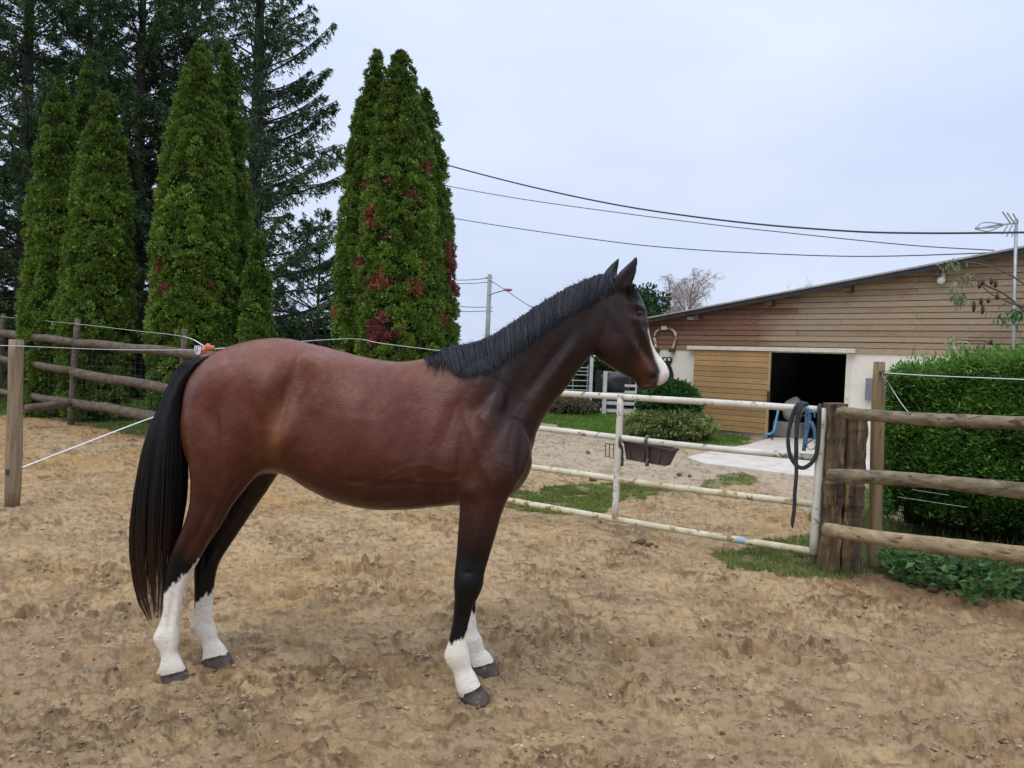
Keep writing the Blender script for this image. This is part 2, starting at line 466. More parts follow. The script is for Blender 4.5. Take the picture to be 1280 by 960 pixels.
tri = np.array([(4, 6, 7), (4, 7, 9), (4, 9, 8), (4, 8, 6), (0, 2, 6), (6, 2, 7), (2, 1, 7), (7, 1, 9), (1, 3, 9), (9, 3, 8), (3, 0, 8), (8, 0, 6), (0, 5, 2), (2, 5, 1), (1, 5, 3), (3, 5, 0)])
zq = np.array([gz(a, b) for a, b in q])
Vc = oc_[None] * pr.uniform(.6, 1.35, (cr_n, 10, 1)) * sz[:, None, None] * np.array([1.25, 1.0, .75]) + np.c_[q, zq - sz * .25][:, None]
Fc = (tri[None] + 10 * np.arange(cr_n)[:, None, None]).reshape(-1, 3)
cc = np.array([.25, .172, .105]) * pr.uniform(.55, 1.5, (cr_n, 1)) + np.array([.16, .12, .08]) * (pr.random((cr_n, 1)) < .35)
tag(mk('soil_crumbs', Vc.reshape(-1, 3), Fc, m_ground, loc=(0, 4, 0), tint=np.repeat(cc, 10, 0)), 'small dark crumbs of wet earth kicked up over the arena sand', 'soil', kind='stuff')

# pale stones in the sand
b0 = MB()
for k in range(260):
    y = pr.uniform(2.6, 6.5); x = pr.uniform(-0.72, 0.72) * y; s = pr.uniform(0.002, 0.006)
    Vb, Fb = ball((x, y, gz(x, y) + s * 0.3), s * pr.uniform(.8, 1.5), s, s * 0.7, 6, 4)
    b0.add(Vb, Fb)
st = b0.build('pebbles', mat('pebble', (0.5, 0.45, 0.38), (0.7, 0.66, 0.58), 0.8, 60), loc=(0, 4, 0))
tag(st, 'scattered pale pebbles lying on the churned arena sand', 'pebbles', kind='stuff')

# concrete apron in front of the barn
pts = gpoly([(858, 573), (900, 563), (935, 557), (965, 548), (1100, 552), (1100, 604), (1000, 596), (930, 587), (880, 581)])
pp = np.array([(x, y, 0.012) for x, y in pts])
Vp, Fp = prism(np.c_[pp[:, :2], np.full(len(pp), -0.10)], np.array([0, 0, 0.125]))
tag(mk('pavement', Vp, Fp, mat('concrete', (0.58, 0.52, 0.43), (0.68, 0.62, 0.53), 0.85, 3, bump=0.004, bscale=60, spots=((0.36, 0.31, 0.25), 2.5, 0.60))), kind='structure')

# grass blades
def blades(n, P, h, w, hue, dens=0.35, seed=1, name='grass', label='', box_=None):
    g = np.random.default_rng(seed)
    P = np.array(P); lo, hi = P.min(0), P.max(0)
    if box_ is not None: lo, hi = np.array(box_[0]), np.array(box_[1])
    q = g.uniform(lo, hi, (n * 3, 2))
    jx = q[:, 0] + 0.3 * fbm(q[:, 0] * 1.6, q[:, 1] * 1.6, 3); jy = q[:, 1] + 0.3 * fbm(q[:, 0] * 1.6 + 40, q[:, 1] * 1.6 + 7, 3)
    ok = inpoly(jx, jy, P.tolist()) & (fbm(q[:, 0] * 4, q[:, 1] * 4, 3) > -dens)
    q = q[ok][:n]; n = len(q)
    zz = np.array([gz(a, b) for a, b in q]) - 0.005
    base = np.c_[q, zz]
    d = unit(np.c_[g.normal(0, .45, (n, 2)), np.ones(n)])
    V, F = tris(base, d, g.uniform(.5, 1.3, n) * h, g.uniform(.7, 1.3, n) * w, rand_side(d), 0)
    c = np.array(hue[0]) + (np.array(hue[1]) - np.array(hue[0])) * g.random((n, 1)) ** 1.3
    c *= (0.85 + 0.5 * fbm(q[:, 0] * 1.2, q[:, 1] * 1.2, 3))[:, None]
    me_o = mk(name, V, F, M_LEAF, loc=(q[:, 0].mean(), q[:, 1].mean(), 0), tint=np.repeat(np.clip(c, .01, 1), 3, 0))
    return tag(me_o, label, 'grass', kind='stuff')
M_LEAF = leaf_mat('leaf', 0.55, 0.3)
LUSH = ((0.09, 0.20, 0.025), (0.24, 0.42, 0.07)); DRYG = ((0.13, 0.21, 0.04), (0.36, 0.38, 0.11))
blades(26000, GRASS[0], .07, .022, LUSH, seed=2, label='strip of short lawn grass between the yard and the barn shrubs', dens=.6)
blades(15000, GRASS[1], .045, .011, DRYG, seed=3, dens=.12, label='worn grass patch just beyond the metal gate')
blades(1800, GRASS[2], .04, .014, DRYG, seed=4, dens=.0, label='thin dry grass tuft on the gravel yard')
blades(26000, GRASS[3], .055, .008, ((0.10, 0.18, 0.03), (0.32, 0.38, 0.11)), seed=5, dens=.28, label='grass around the foot of the dark sleeper gate post')
blades(34000, GRASS[4], .085, .02, LUSH, seed=6, dens=.7, label='green grass behind the round rail fence under the conifers', box_=((-13, 13), (0, 21)))

# ================================================================== HORSE
YH = 3.55
HYAW = R(17)
P_POLL = W(768, 344, YH)
N_HEAD = np.array([math.sin(HYAW), -math.cos(HYAW), 0])
def ringloft(sts, nseg=28, sub=5, plane=None):
    """sts rows: topx, topy, botx, boty, half width, k (wider below), exponent, Y"""
    S = np.array(sts, float)
    S = smooth_path(S, sub)
    rings = []
    for s in S:
        if plane is None:
            T_, B_ = W(s[0], s[1], s[7]), W(s[2], s[3], s[7]); N = np.array([0, -1.0, 0])
        else:
            T_, B_ = WP(s[0], s[1], *plane), WP(s[2], s[3], *plane); N = plane[1]
        Cc = (T_ + B_) / 2; U = (T_ - B_) / 2
        a = np.arange(nseg) * 2 * np.pi / nseg
        ca, sa = np.cos(a), np.sin(a); e = 2.0 / s[6]
        cu = np.sign(ca) * np.abs(ca) ** e; cv = np.sign(sa) * np.abs(sa) ** e
        rings.append(Cc + U * cu[:, None] + N * (s[4] * cv * (1 - s[5] * ca))[:, None])
    m = len(rings); V = np.concatenate(rings)
    F = [(q * nseg + p, q * nseg + (p + 1) % nseg, (q + 1) * nseg + (p + 1) % nseg, (q + 1) * nseg + p) for q in range(m - 1) for p in range(nseg)]
    F += [tuple(range(nseg))[::-1], tuple((m - 1) * nseg + p for p in range(nseg))]
    return V, F
def legloft(sts, nseg=20, sub=5):
    """rows: backx, backy, frontx, fronty, half width, Y"""
    return ringloft([(r[2], r[3], r[0], r[1], r[4], 0.0, 2.15, r[5]) for r in sts], nseg, sub)

trunk = [
 (236, 487, 235, 548, .070, .0, 2.1, YH), (243, 467, 240, 575, .135, .05, 2.1, YH), (256, 451, 254, 596, .190, .10, 2.1, YH),
 (275, 437.5, 276, 604, .228, .15, 2.1, YH), (302, 428, 305, 602, .255, .15, 2.1, YH), (330, 422.5, 335, 592, .265, .12, 2.1, YH),
 (358, 422.5, 362, 594, .262, .10, 2.05, YH), (388, 429, 388, 611, .262, .12, 2.0, YH), (420, 436.5, 420, 625.5, .272, .16, 2.0, YH),
 (460, 446.5, 460, 634.5, .285, .20, 2.05, YH), (500, 451.5, 500, 636, .280, .28, 2.05, YH), (532, 447, 535, 633.5, .258, .40, 2.05, YH),
 (560, 440, 568, 630, .235, .45, 2.1, YH), (588, 442, 600, 629, .225, .42, 2.1, YH), (615, 455, 632, 624, .205, .25, 2.1, YH),
 (640, 485, 655, 604, .165, .10, 2.1, YH), (658, 520, 666, 582, .105, .0, 2.1, YH)]
neck = [
 (535, 450, 615, 612, .150, .25, 2.0, YH), (558, 439, 645, 592, .165, .30, 2.0, YH), (582, 430, 665, 563, .150, .32, 2.0, YH), (608, 421, 671, 541, .128, .33, 2.0, YH),
 (634, 408, 682, 521, .110, .30, 2.0, YH), (660, 390, 696, 501, .098, .28, 2.0, YH), (684, 375, 708, 486, .090, .25, 2.0, YH),
 (708, 362, 722, 466, .083, .22, 2.0, YH), (731, 351, 738, 446, .079, .18, 2.0, YH), (752, 344, 756, 436, .077, .10, 2.0, YH), (766, 346, 772, 420, .06, .0, 2.0, YH)]
HP = (P_POLL, N_HEAD)
head = [
 (762, 344, 744, 392, .048, -.05, 2.0, 0), (772, 345, 741, 425, .066, -.05, 2.0, 0), (787, 354, 745, 445, .080, .02, 2.1, 0), (797, 367, 754, 453, .090, .02, 2.2, 0),
 (802, 380, 763, 459, .095, -.06, 2.3, 0), (805, 393, 771, 464, .090, -.12, 2.3, 0), (807, 405, 779, 468, .076, -.10, 2.3, 0), (809.8, 418, 786, 472, .064, -.05, 2.2, 0),
 (815, 431.5, 791, 475, .054, .0, 2.2, 0), (821, 442, 795, 478, .049, .0, 2.2, 0), (828, 450, 797, 482, .050, .02, 2.2, 0), (833.5, 459, 799, 486, .052, .05, 2.2, 0),
 (835.5, 467, 803, 488, .049, .05, 2.2, 0), (833, 474, 809, 487, .042, .0, 2.1, 0), (829, 478, 816, 484, .028, .0, 2.0, 0)]
nh, fh, nf, ff = 3.44, 3.67, 3.39, 3.68
hind_near = [
 (252, 470, 352, 470, .070, 3.44), (232, 510, 352, 512, .105, 3.42), (233, 545, 350, 548, .120, 3.41), (236, 572, 340, 574, .110, 3.41), (238.5, 600, 317, 600, .090, 3.41),
 (237, 628, 295, 627, .072, 3.42), (230, 655, 276, 657, .056, 3.43), (219, 680, 260, 681, .046, 3.44), (211, 699, 249, 700, .043, 3.45), (207, 714, 241, 714, .040, 3.46),
 (205, 730, 233, 730, .033, 3.46), (204.5, 748, 228.5, 748, .026, 3.46), (203.5, 764, 225.5, 765, .024, 3.46), (199.5, 779, 223, 779, .027, 3.46), (192, 795, 223.5, 793, .035, 3.46), (194, 804, 223.5, 803, .032, 3.46),
 (200.5, 815, 221.5, 814, .026, 3.46), (201, 827, 225, 822, .028, 3.46), (196, 843, 232, 836, .038, 3.46), (197, 848, 234, 842, .040, 3.46)]
hind_far = [
 (285, 520, 352, 520, .09, 3.68), (285, 570, 355, 576, .085, 3.68), (280, 600, 342, 602, .075, 3.68), (275, 625, 325.5, 627, .062, 3.68), (265, 655, 305, 656, .050, 3.68),
 (254, 680, 288, 681, .043, 3.68), (246, 697, 277, 698, .040, 3.67), (243, 713, 271, 713, .037, 3.67), (243, 728, 268, 730, .030, 3.67), (243, 746, 266.5, 748, .025, 3.67),
 (242.5, 762, 266, 764, .025, 3.67), (239.5, 776, 267, 776, .028, 3.67), (237.5, 786, 270, 785, .035, 3.67), (242, 793, 272, 792, .031, 3.67), (251, 801, 273, 799, .026, 3.67), (254, 812, 279, 806, .031, 3.67), (253, 823, 285, 815, .038, 3.67), (253, 827, 288, 820, .040, 3.67)]
fore_near = [
 (565, 520, 650, 520, .07, 3.41), (572, 560, 664, 560, .080, 3.39), (574, 595, 656, 592, .082, 3.38), (574.5, 618, 640, 616, .072, 3.38), (573.5, 642, 628, 642, .060, 3.37), (572, 670, 619.5, 670, .051, 3.37),
 (570, 697, 611.5, 697, .045, 3.37), (568, 716, 606, 716, .044, 3.36), (567, 731, 604, 731, .046, 3.36), (568, 745, 598.5, 745, .040, 3.36), (567.5, 757, 592, 757, .032, 3.36), (566, 773, 587.5, 773, .026, 3.36),
 (563.5, 788, 584.5, 787, .026, 3.36), (560, 803, 584, 801, .030, 3.36), (555, 818, 586.5, 814, .037, 3.36), (558, 829, 588.5, 823, .033, 3.36), (566.5, 840, 589.5, 833, .026, 3.36), (569, 854, 595.5, 844, .032, 3.36), (572.5, 867, 601, 856, .040, 3.36), (575, 872, 605, 862, .042, 3.36)]
fore_far = [
 (580, 560, 645, 560, .07, 3.68), (580, 610, 640, 610, .07, 3.68), (579, 650, 621, 650, .055, 3.68), (577, 690, 610, 690, .045, 3.68), (574, 717, 604, 717, .043, 3.68), (573, 735, 600, 735, .040, 3.68),
 (573, 752, 595, 752, .031, 3.68), (574, 770, 595, 770, .028, 3.68), (574, 788, 597, 787, .028, 3.68), (572, 798, 602, 797, .036, 3.68), (576, 807, 604, 804, .032, 3.68), (584.5, 816, 606.5, 812, .027, 3.68), (588, 826, 613, 818, .034, 3.68), (590.5, 833, 617, 825, .040, 3.68), (591.5, 836, 619, 829, .041, 3.68)]
parts = [ringloft(trunk), ringloft(neck), ringloft(head, 32, 5, HP)] + [legloft(q) for q in (hind_near, hind_far, fore_near, fore_far)]
# shoulder, haunch, cheek and tail-root masses
def blob(px, py, Y, rx, ry, rz, rot=0):
    Vb, Fb = ball((0, 0, 0), rx, ry, rz, 20, 14)
    c, s = math.cos(rot), math.sin(rot)
    Vb = Vb @ np.array([[c, 0, s], [0, 1, 0], [-s, 0, c]]).T
    return Vb + W(px, py, Y), Fb
for sgn in (-1, 1):
    parts += [blob(606, 545, YH + sgn * .105, .115, .105, .235, R(22)), blob(290, 508, YH + sgn * .13, .19, .115, .21), blob(586, 500, YH + sgn * .09, .10, .11, .20, R(30)),
              blob(335, 560, YH + sgn * .15, .085, .085, .10)]
    cc = WP(766, 428, *HP) - N_HEAD * (-sgn) * 0.0 + N_HEAD * sgn * -.045
    Vb, Fb = ball((0, 0, 0), .078, .043, .088, 20, 14)
    parts.append((Vb + cc, Fb))
parts.append(blob(262, 452, YH, .06, .035, .035, R(30)))
# ears: cupped leaf shapes
def ear(base0, base1, tip, out, wmax, depth):
    b0_, b1_, t_ = (np.array(q) for q in (base0, base1, tip))
    n = 12; rings = []
    ax = unit(b1_ - b0_); ctr = (b0_ + b1_) / 2; hw = np.linalg.norm(b1_ - b0_) / 2
    for k in range(n + 1):
        t = k / n
        w = hw * (1.0 + 0.55 * math.sin(math.pi * min(1, t * 1.15)) ** 1.2) * (1 - t ** 2.6) + 0.003
        c = ctr + (t_ - ctr) * t + out * (0.018 * math.sin(math.pi * t))
        dd = depth * (1 - t * 0.75) + 0.004
        a = np.arange(14) * 2 * np.pi / 14
        rings.append(c + ax * (w * np.cos(a))[:, None] + out * (dd * np.sin(a))[:, None])
    V = np.concatenate(rings); m = 14
    F = [(q * m + p, q * m + (p + 1) % m, (q + 1) * m + (p + 1) % m, (q + 1) * m + p) for q in range(n) for p in range(m)]
    F += [tuple(range(m))[::-1], tuple(n * m + p for p in range(m))]
    return V, F
PE = (P_POLL + N_HEAD * .044, N_HEAD); PF = (P_POLL - N_HEAD * .05, N_HEAD)
def ear2(rows, PL, out):
    rows = smooth_path([list(r) for r in rows], 3); rings = []; n = len(rows); m = 16
    for k, r in enumerate(rows):
        a_, b_ = WP(r[0], r[1], *PL), WP(r[2], r[3], *PL); t = k / (n - 1)
        c = (a_ + b_) / 2 + out * .016 * math.sin(math.pi * t); U = (b_ - a_) / 2; d = .026 * (1 - t) + .006
        an = np.arange(m) * 2 * np.pi / m; v = np.sin(an)
        v = np.where(v > 0, v * (1 - .95 * np.cos(an * 1.0) * 0 - .75 * np.exp(-(np.cos(an) - .25) ** 2 / .12) * (t > .12)), v)   # hollow of the ear on its outer front
        rings.append(c + U * np.cos(an)[:, None] + out * (d * v)[:, None])
    V = np.concatenate(rings)
    F = [(q * m + p, q * m + (p + 1) % m, (q + 1) * m + (p + 1) % m, (q + 1) * m + p) for q in range(n - 1) for p in range(m)]
    return V, F + [tuple(range(m))[::-1], tuple((n - 1) * m + p for p in range(m))]
parts.append(ear2([(762, 360, 788, 364), (765.5, 352, 789, 357), (768, 346.5, 790.5, 351), (772, 341, 792.3, 344.5), (777.5, 335.5, 793.8, 338), (783.5, 330, 795.2, 332), (789.5, 325, 796, 326.5), (794.2, 320, 796.6, 320.8)], PE, N_HEAD))
parts.append(ear2([(754, 352, 774, 356), (755.5, 343.5, 772.5, 347), (758, 339, 773, 341), (762, 334.2, 774, 335.5), (766.5, 329, 774.8, 330.2), (770.5, 325, 775, 326), (773, 321.5, 774.8, 322)], PF, -N_HEAD))

mb = MB()
for V, F in parts: mb.add(V, F)
V, F = mb.get()
tmp_me = bpy.data.meshes.new('tmp'); tmp_me.from_pydata(V.tolist(), [], F); tmp_me.update()
bmt = bmesh.new(); bmt.from_mesh(tmp_me); bmesh.ops.recalc_face_normals(bmt, faces=bmt.faces); bmt.to_mesh(tmp_me); bmt.free()
tmp = bpy.data.objects.new('tmp', tmp_me); col.objects.link(tmp)
rm = tmp.modifiers.new('r', 'REMESH'); rm.mode = 'VOXEL'; rm.voxel_size = 0.0068; rm.use_smooth_shade = True
dg = bpy.context.evaluated_depsgraph_get()
ev = tmp.evaluated_get(dg).to_mesh()
nv = len(ev.vertices)
HV = np.empty(nv * 3, np.float32); ev.vertices.foreach_get('co', HV); HV = HV.reshape(-1, 3).astype(float)
E = np.empty(len(ev.edges) * 2, np.int32); ev.edges.foreach_get('vertices', E); E = E.reshape(-1, 2)
HF = np.array([p.vertices[:] for p in ev.polygons if len(p.vertices) == 4])
HF3 = [p.vertices[:] for p in ev.polygons if len(p.vertices) == 3]
tmp.evaluated_get(dg).to_mesh_clear()
bpy.data.objects.remove(tmp); bpy.data.meshes.remove(tmp_me)
deg = np.bincount(E.ravel(), minlength=nv).astype(float)[:, None]
def lap(A):
    S = np.zeros_like(A)
    for d_ in range(A.shape[1]):
        S[:, d_] = np.bincount(E[:, 0], A[E[:, 1], d_], nv) + np.bincount(E[:, 1], A[E[:, 0], d_], nv)
    return S / np.maximum(deg, 1)
hx, hy = proj(HV)
# more smoothing on the trunk joints, little on head and lower legs
w_sm = (1 - sst(625, 665, hy)) * (1 - sst(715, 750, hx))
w_sm = np.maximum(w_sm, np.exp(-((hx - 775) / 15) ** 2 - ((hy - 358) / 8.) ** 2))
for it in range(70):
    wt = (0.5 * w_sm + (0.5 if it < 5 else 0.0) * (1 - w_sm))[:, None]
    HV += wt * (lap(HV) - HV)
    wt2 = (0.50 * w_sm * (0.55 if it < 60 else 0) + (0.52 if it < 5 else 0.0) * (1 - w_sm))[:, None]
    if it < 60: HV -= wt2 * (lap(HV) - HV)
def vnormals(Vv):
    a, b, c, d = (Vv[HF[:, k]] for k in range(4))
    n = np.cross(c - a, d - b); N = np.zeros_like(Vv)
    for k in range(4):
        for ax in range(3): N[:, ax] += np.bincount(HF[:, k], n[:, ax], nv)
    return unit(N)
NV = vnormals(HV)
if (NV[:, 2] * (HV[:, 2] - HV[:, 2].mean())).mean() < 0: NV = -NV; HF = HF[:, ::-1]
hx, hy = proj(HV)
def hy_scale(px, py): return px < 715 and py < 645
def stroke(px, py, rx, ry, ang, amt, lo=-9, hi=9):
    """gaussian muscle mark in the side view, pushed along the normals of both flanks"""
    global HV
    amt = amt * (2.2 if hy_scale(px, py) else 1.25)
    dx, dy = hx - px, hy - py
    c, s = math.cos(R(ang)), math.sin(R(ang))
    u_, v_ = (dx * c + dy * s) / rx, (-dx * s + dy * c) / ry
    w = np.exp(-(u_ * u_ + v_ * v_)) * sst(0.25, 0.7, np.abs(NV[:, 1]))
    HV += NV * (w * amt)[:, None]
# (angle: long axis rx turned clockwise in the picture)
ST = [
 (352, 490, 36, 13, 112, -.010), (388, 452, 14, 9, 20, .006), (316, 470, 30, 14, 100, .005), (636, 612, 16, 5, -40, .004),
 (364, 472, 32, 6, 113, -.008), (352, 506, 40, 7, 100, -.005), (332, 492, 34, 9, 112, .004), (574, 578, 30, 3.5, 96, -.007), (558, 592, 12, 28, 8, .005), (320, 530, 55, 8, 80, -.004), (272, 560, 60, 5, 82, -.005), (470, 604, 70, 5, 4, -.003), (596, 560, 60, 6, 70, .004), (612, 470, 40, 6, 40, -.004),
 (398, 458, 26, 14, 20, .012), (372, 486, 40, 13, 115, -.016), (342, 478, 34, 22, 120, .006),      # point of hip, hollow behind the flank
 (392, 530, 26, 45, 15, -.014), (350, 552, 22, 16, -50, .012),                                      # flank, stifle
 (262, 520, 14, 55, 0, -.009), (292, 560, 16, 60, 10, .008), (300, 470, 40, 22, -10, .008),
 (440, 520, 60, 70, 0, .006), (520, 560, 26, 80, 8, -.010), (548, 610, 16, 22, 0, -.012),             # barrel, girth
 (575, 500, 10, 80, 22, -.009), (612, 520, 14, 75, 22, .010), (640, 500, 12, 60, 30, -.010),          # shoulder blade edges
 (628, 590, 22, 26, 0, .012), (588, 612, 14, 12, 0, .010), (652, 570, 8, 40, 10, -.008),
 (676, 470, 60, 9, -55, -.010), (700, 455, 40, 7, -52, .005), (640, 440, 70, 18, -35, .006), (690, 405, 40, 12, -35, .004),  # jugular groove, crest
 (736, 405, 9, 34, 10, -.014), (765, 430, 20, 24, 0, .006), (755, 448, 20, 5, 35, -.004),              # jowl
 (796, 440, 30, 4.5, 58, .006), (806, 440, 26, 4.5, 60, -.005), (780, 436, 8, 28, -12, -.005), (775, 405, 10, 16, 0, .003),
 (797, 383, 10, 4.2, 30, .011), (798, 400, 9, 4, 15, .005), (787, 372, 9, 6, 20, -.010), (799.5, 391.5, 5.5, 4.2, 20, -.009), (792, 393, 8, 3, 35, -.004), (803, 415, 30, 3.5, 68, .006), (797, 418, 22, 4, 66, -.006), (812, 447, 14, 4, 55, -.005), (806, 462, 10, 10, 0, .005), (765, 392, 22, 6, 60, .004),
 (817, 473, 3.6, 5.2, 25, -.015), (813, 466, 6, 3.5, 30, .005), (823, 474, 4, 5, 20, .005),            # nostril
 (808, 481, 12, 1.6, -8, -.006), (802, 472, 8, 8, 0, -.004),                                         # mouth
 (290, 625, 8, 40, 30, -.008), (266, 650, 7, 40, 25, .007), (232, 690, 4, 22, 15, -.009), (252, 655, 4, 34, 24, -.006), (228, 706, 5, 9, 20, .005),
 (214, 765, 3, 28, 6, -.007), (208, 765, 2.5, 28, 6, .004), (221, 760, 2.5, 28, 6, .003), (575, 780, 2.5, 24, 8, -.006), (570, 780, 2.5, 24, 8, .004),
 (597, 670, 9, 40, 8, .008), (580, 670, 5, 40, 4, -.006), (584, 731, 10, 9, 0, .006), (584, 716, 12, 3, 0, -.003), (584, 748, 12, 3, 0, -.003), (574, 738, 3, 6, 0, .004),
 (268, 705, 5, 10, 0, .004), (256, 700, 3, 14, 10, -.006)]
for s_ in ST: stroke(*s_)
def vein(pts, r, amt):
    global HV
    S = smooth_path([list(p) + [0] for p in pts], 10)[:, :2]; dmin = np.full(nv, 1e9)
    for q in S: dmin = np.minimum(dmin, (hx - q[0]) ** 2 + (hy - q[1]) ** 2)
    HV += NV * (amt * np.exp(-dmin / (r * r)) * sst(.25, .6, np.abs(NV[:, 1])))[:, None]
vein([(398, 590), (440, 606), (490, 600), (540, 606), (572, 600)], 2.6, .0045)
vein([(470, 604), (500, 588), (530, 582), (556, 590)], 2.2, .0035)
vein([(618, 600), (606, 640), (592, 690)], 2.4, .0045); vein([(590, 640), (596, 670), (588, 705)], 2.0, .003)
vein([(300, 585), (284, 620), (264, 660), (250, 690)], 2.4, .0045)
vein([(802, 414), (799, 430), (790, 446), (784, 458)], 2.0, .0032); vein([(799, 430), (806, 444), (810, 452)], 1.8, .0026)
vein([(600, 520), (618, 545), (632, 580)], 2.6, .004); vein([(660, 505), (640, 540), (634, 575)], 3.0, -.005)
# veins, ribs and coat unevenness
rib = np.sin((hx + 0.25 * (hy - 540)) / 6.2) * np.exp(-((hx - 455) / 55) ** 2 - ((hy - 545) / 45) ** 2) * 0.0017
HV += NV * (rib * (np.abs(NV[:, 1]) > .4) + 0.0030 * fbm(hx / 26, hy / 26, 3) * (1 - sst(700, 740, hx)) * (hy < 640) + 0.0008 * fbm(hx / 6, hy / 6, 3))[:, None]
for it in range(2): HV += 0.4 * (lap(HV) - HV)
NV = vnormals(HV); hx, hy = proj(HV)
# ---- coat colours
red = np.array([.106, .0270, .0120]); redl = np.array([.205, .076, .044]); dk = np.array([.017, .0085, .0072]); blk = np.array([.0045, .004, .0045]); tan = np.array([.30, .115, .035])
wht = np.array([.86, .79, .67]); pink = np.array([.55, .40, .37])
CN = fbm(hx / 22, hy / 22, 4); CF = fbm(hx / 3.0, hy / 9.0, 3)
hc = np.broadcast_to(red, HV.shape).copy()
def mixc(c, t):
    global hc
    hc = hc * (1 - t[:, None]) + np.array(c) * t[:, None]
mixc(redl, 0.8 * sst(500, 425, hy + 14 * CN) * (hx < 600) + 0.25 * sst(-.1, .5, CN) * (hx < 560))  # paler back: sky sheen painted into the coat, plus random mottling
mixc(dk, 0.52 * sst(505, 640, hy + 20 * CN))  # darker belly: underside shade painted into the coat
neckd = sst(-42, 46, (hx - 590) * 0.86 - (hy - 500) * 0.42 + 16 * CN)
mixc(dk * .9, 0.96 * neckd)
mixc([.030, .012, .010], 0.7 * sst(600, 650, hx) * sst(500, 560, hy))
mixc([.045, .015, .011], 0.5 * np.exp(-((hx - 668) / 26.) ** 2 - ((hy - 500) / 40.) ** 2))
mixc([.034, .013, .010], 0.8 * np.exp(-((hx - 770) / 26.) ** 2 - ((hy - 432) / 32.) ** 2) + 0.0 * hx)
mixc(tan, 0.30 * np.exp(-((hx - 343) / 9.) ** 2 - ((hy - 560) / 22.) ** 2) + 0.22 * np.exp(-((hx - 350) / 14.) ** 2 - ((hy - 520) / 40.) ** 2))
mixc([.12, .042, .018], 0.75 * np.exp(-((hx - 806) / 11.) ** 2 - ((hy - 457) / 20.) ** 2) + .30 * np.exp(-((hx - 790) / 8.) ** 2 - ((hy - 389) / 5.) ** 2))
mixc([.10, .035, .02], 0.6 * np.exp(-((hx - 806) / 10.) ** 2 - ((hy - 482) / 5.) ** 2))
mixc([.012, .010, .011], 0.85 * np.exp(-((hx - 772) / 3.) ** 2 - ((hy - 402) / 11.) ** 2) + .8 * np.exp(-((hx - 817.5) / 3.6) ** 2 - ((hy - 473) / 5.) ** 2))
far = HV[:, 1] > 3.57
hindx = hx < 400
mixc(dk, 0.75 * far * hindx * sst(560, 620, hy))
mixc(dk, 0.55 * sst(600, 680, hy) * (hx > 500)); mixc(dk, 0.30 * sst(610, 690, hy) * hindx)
mixc(blk, sst(655, 705, hy + 8 * CN) * (hx > 500))
mixc(blk, sst(0, 1, sst(668, 712, hy + 0.9 * (228 - hx) + 10 * CN)) * hindx * ~far)
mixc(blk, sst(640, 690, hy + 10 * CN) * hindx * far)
mixc(blk, 0.9 * ((hx > 755) & (hx < 800) & (hy < 349)) * sst(349, 335, hy))
jag = 9 * fbm(hx / 4.5, hy / 16, 3)
s1 = hindx & ~far; s2 = hindx & far; s3 = (hx > 500) & ~far & (hy > 640); s4 = (hx > 500) & far & (hy > 640)
lim = np.full(nv, 1e4)
s1 = s1 & (hy > 655); s2 = s2 & (hy > 655)
lim[s1] = 742 - 0.95 * (hx[s1] - 204); lim[s2] = 758 - 0.85 * (hx[s2] - 241)
lim[s3] = 803 - 0.25 * (hx[s3] - 562) - 10 * sst(578, 586, hx[s3]); lim[s4] = 766
sock = sst(-1.6, 1.6, hy + jag - lim)
whtv = wht * (1 - 0.10 * np.clip(fbm(hx / 7, hy / 7, 3) + .2, 0, 1))[:, None]
hc = hc * (1 - sock[:, None]) + whtv * sock[:, None]
mixc([.30, .21, .13], 0.45 * sock * (sst(826, 846, hy) * (hx < 240) + sst(858, 872, hy) * (hx > 400)))
mixc([.33, .22, .12], 0.55 * sock * np.exp(-((hx - 240) / 7.) ** 2 - ((hy - 789) / 6.) ** 2) + 0.25 * sock * sst(.15, .5, fbm(hx / 5, hy / 5, 3)))
BL = [(809.5, 412), (813, 428), (816.5, 442), (822, 455), (825, 463), (825.5, 470), (822, 481), (845, 486), (850, 455), (830, 425), (815, 410)]
blz = inpoly(hx + 0.8 * fbm(hx / 3, hy / 3, 2), hy, BL) & (hy > 405)
bw = blz.astype(float)
for it in range(3): bw = 0.5 * bw + 0.5 * lap(bw[:, None])[:, 0]
mixc(wht, bw); mixc(pink, 0.75 * bw * sst(462, 474, hy) )
m1 = fbm((hx + hy * .4) / 13, hy / 7, 4, .6); m2 = fbm((hx + hy * .5) / 5, hy / 2.6, 3, .6)
bodyw = (hx < 690) & (hy < 660)
pale_mott = sst(.02, .35, m1 + .5 * m2) * (np.exp(-((hx - 425) / 60.) ** 2 - ((hy - 478) / 22.) ** 2) + .7 * np.exp(-((hx - 545) / 55.) ** 2 - ((hy - 490) / 30.) ** 2) + .6 * np.exp(-((hx - 300) / 45.) ** 2 - ((hy - 455) / 20.) ** 2) + .5 * np.exp(-((hx - 600) / 30.) ** 2 - ((hy - 560) / 40.) ** 2))  # pale mottles over loin, withers, croup and shoulder
mixc([.25, .14, .10], .14 * pale_mott)
hc *= np.clip(1 + 0.10 * CF + 0.08 * CN + bodyw * (.20 * m1 + .14 * m2), .5, 1.6)[:, None]

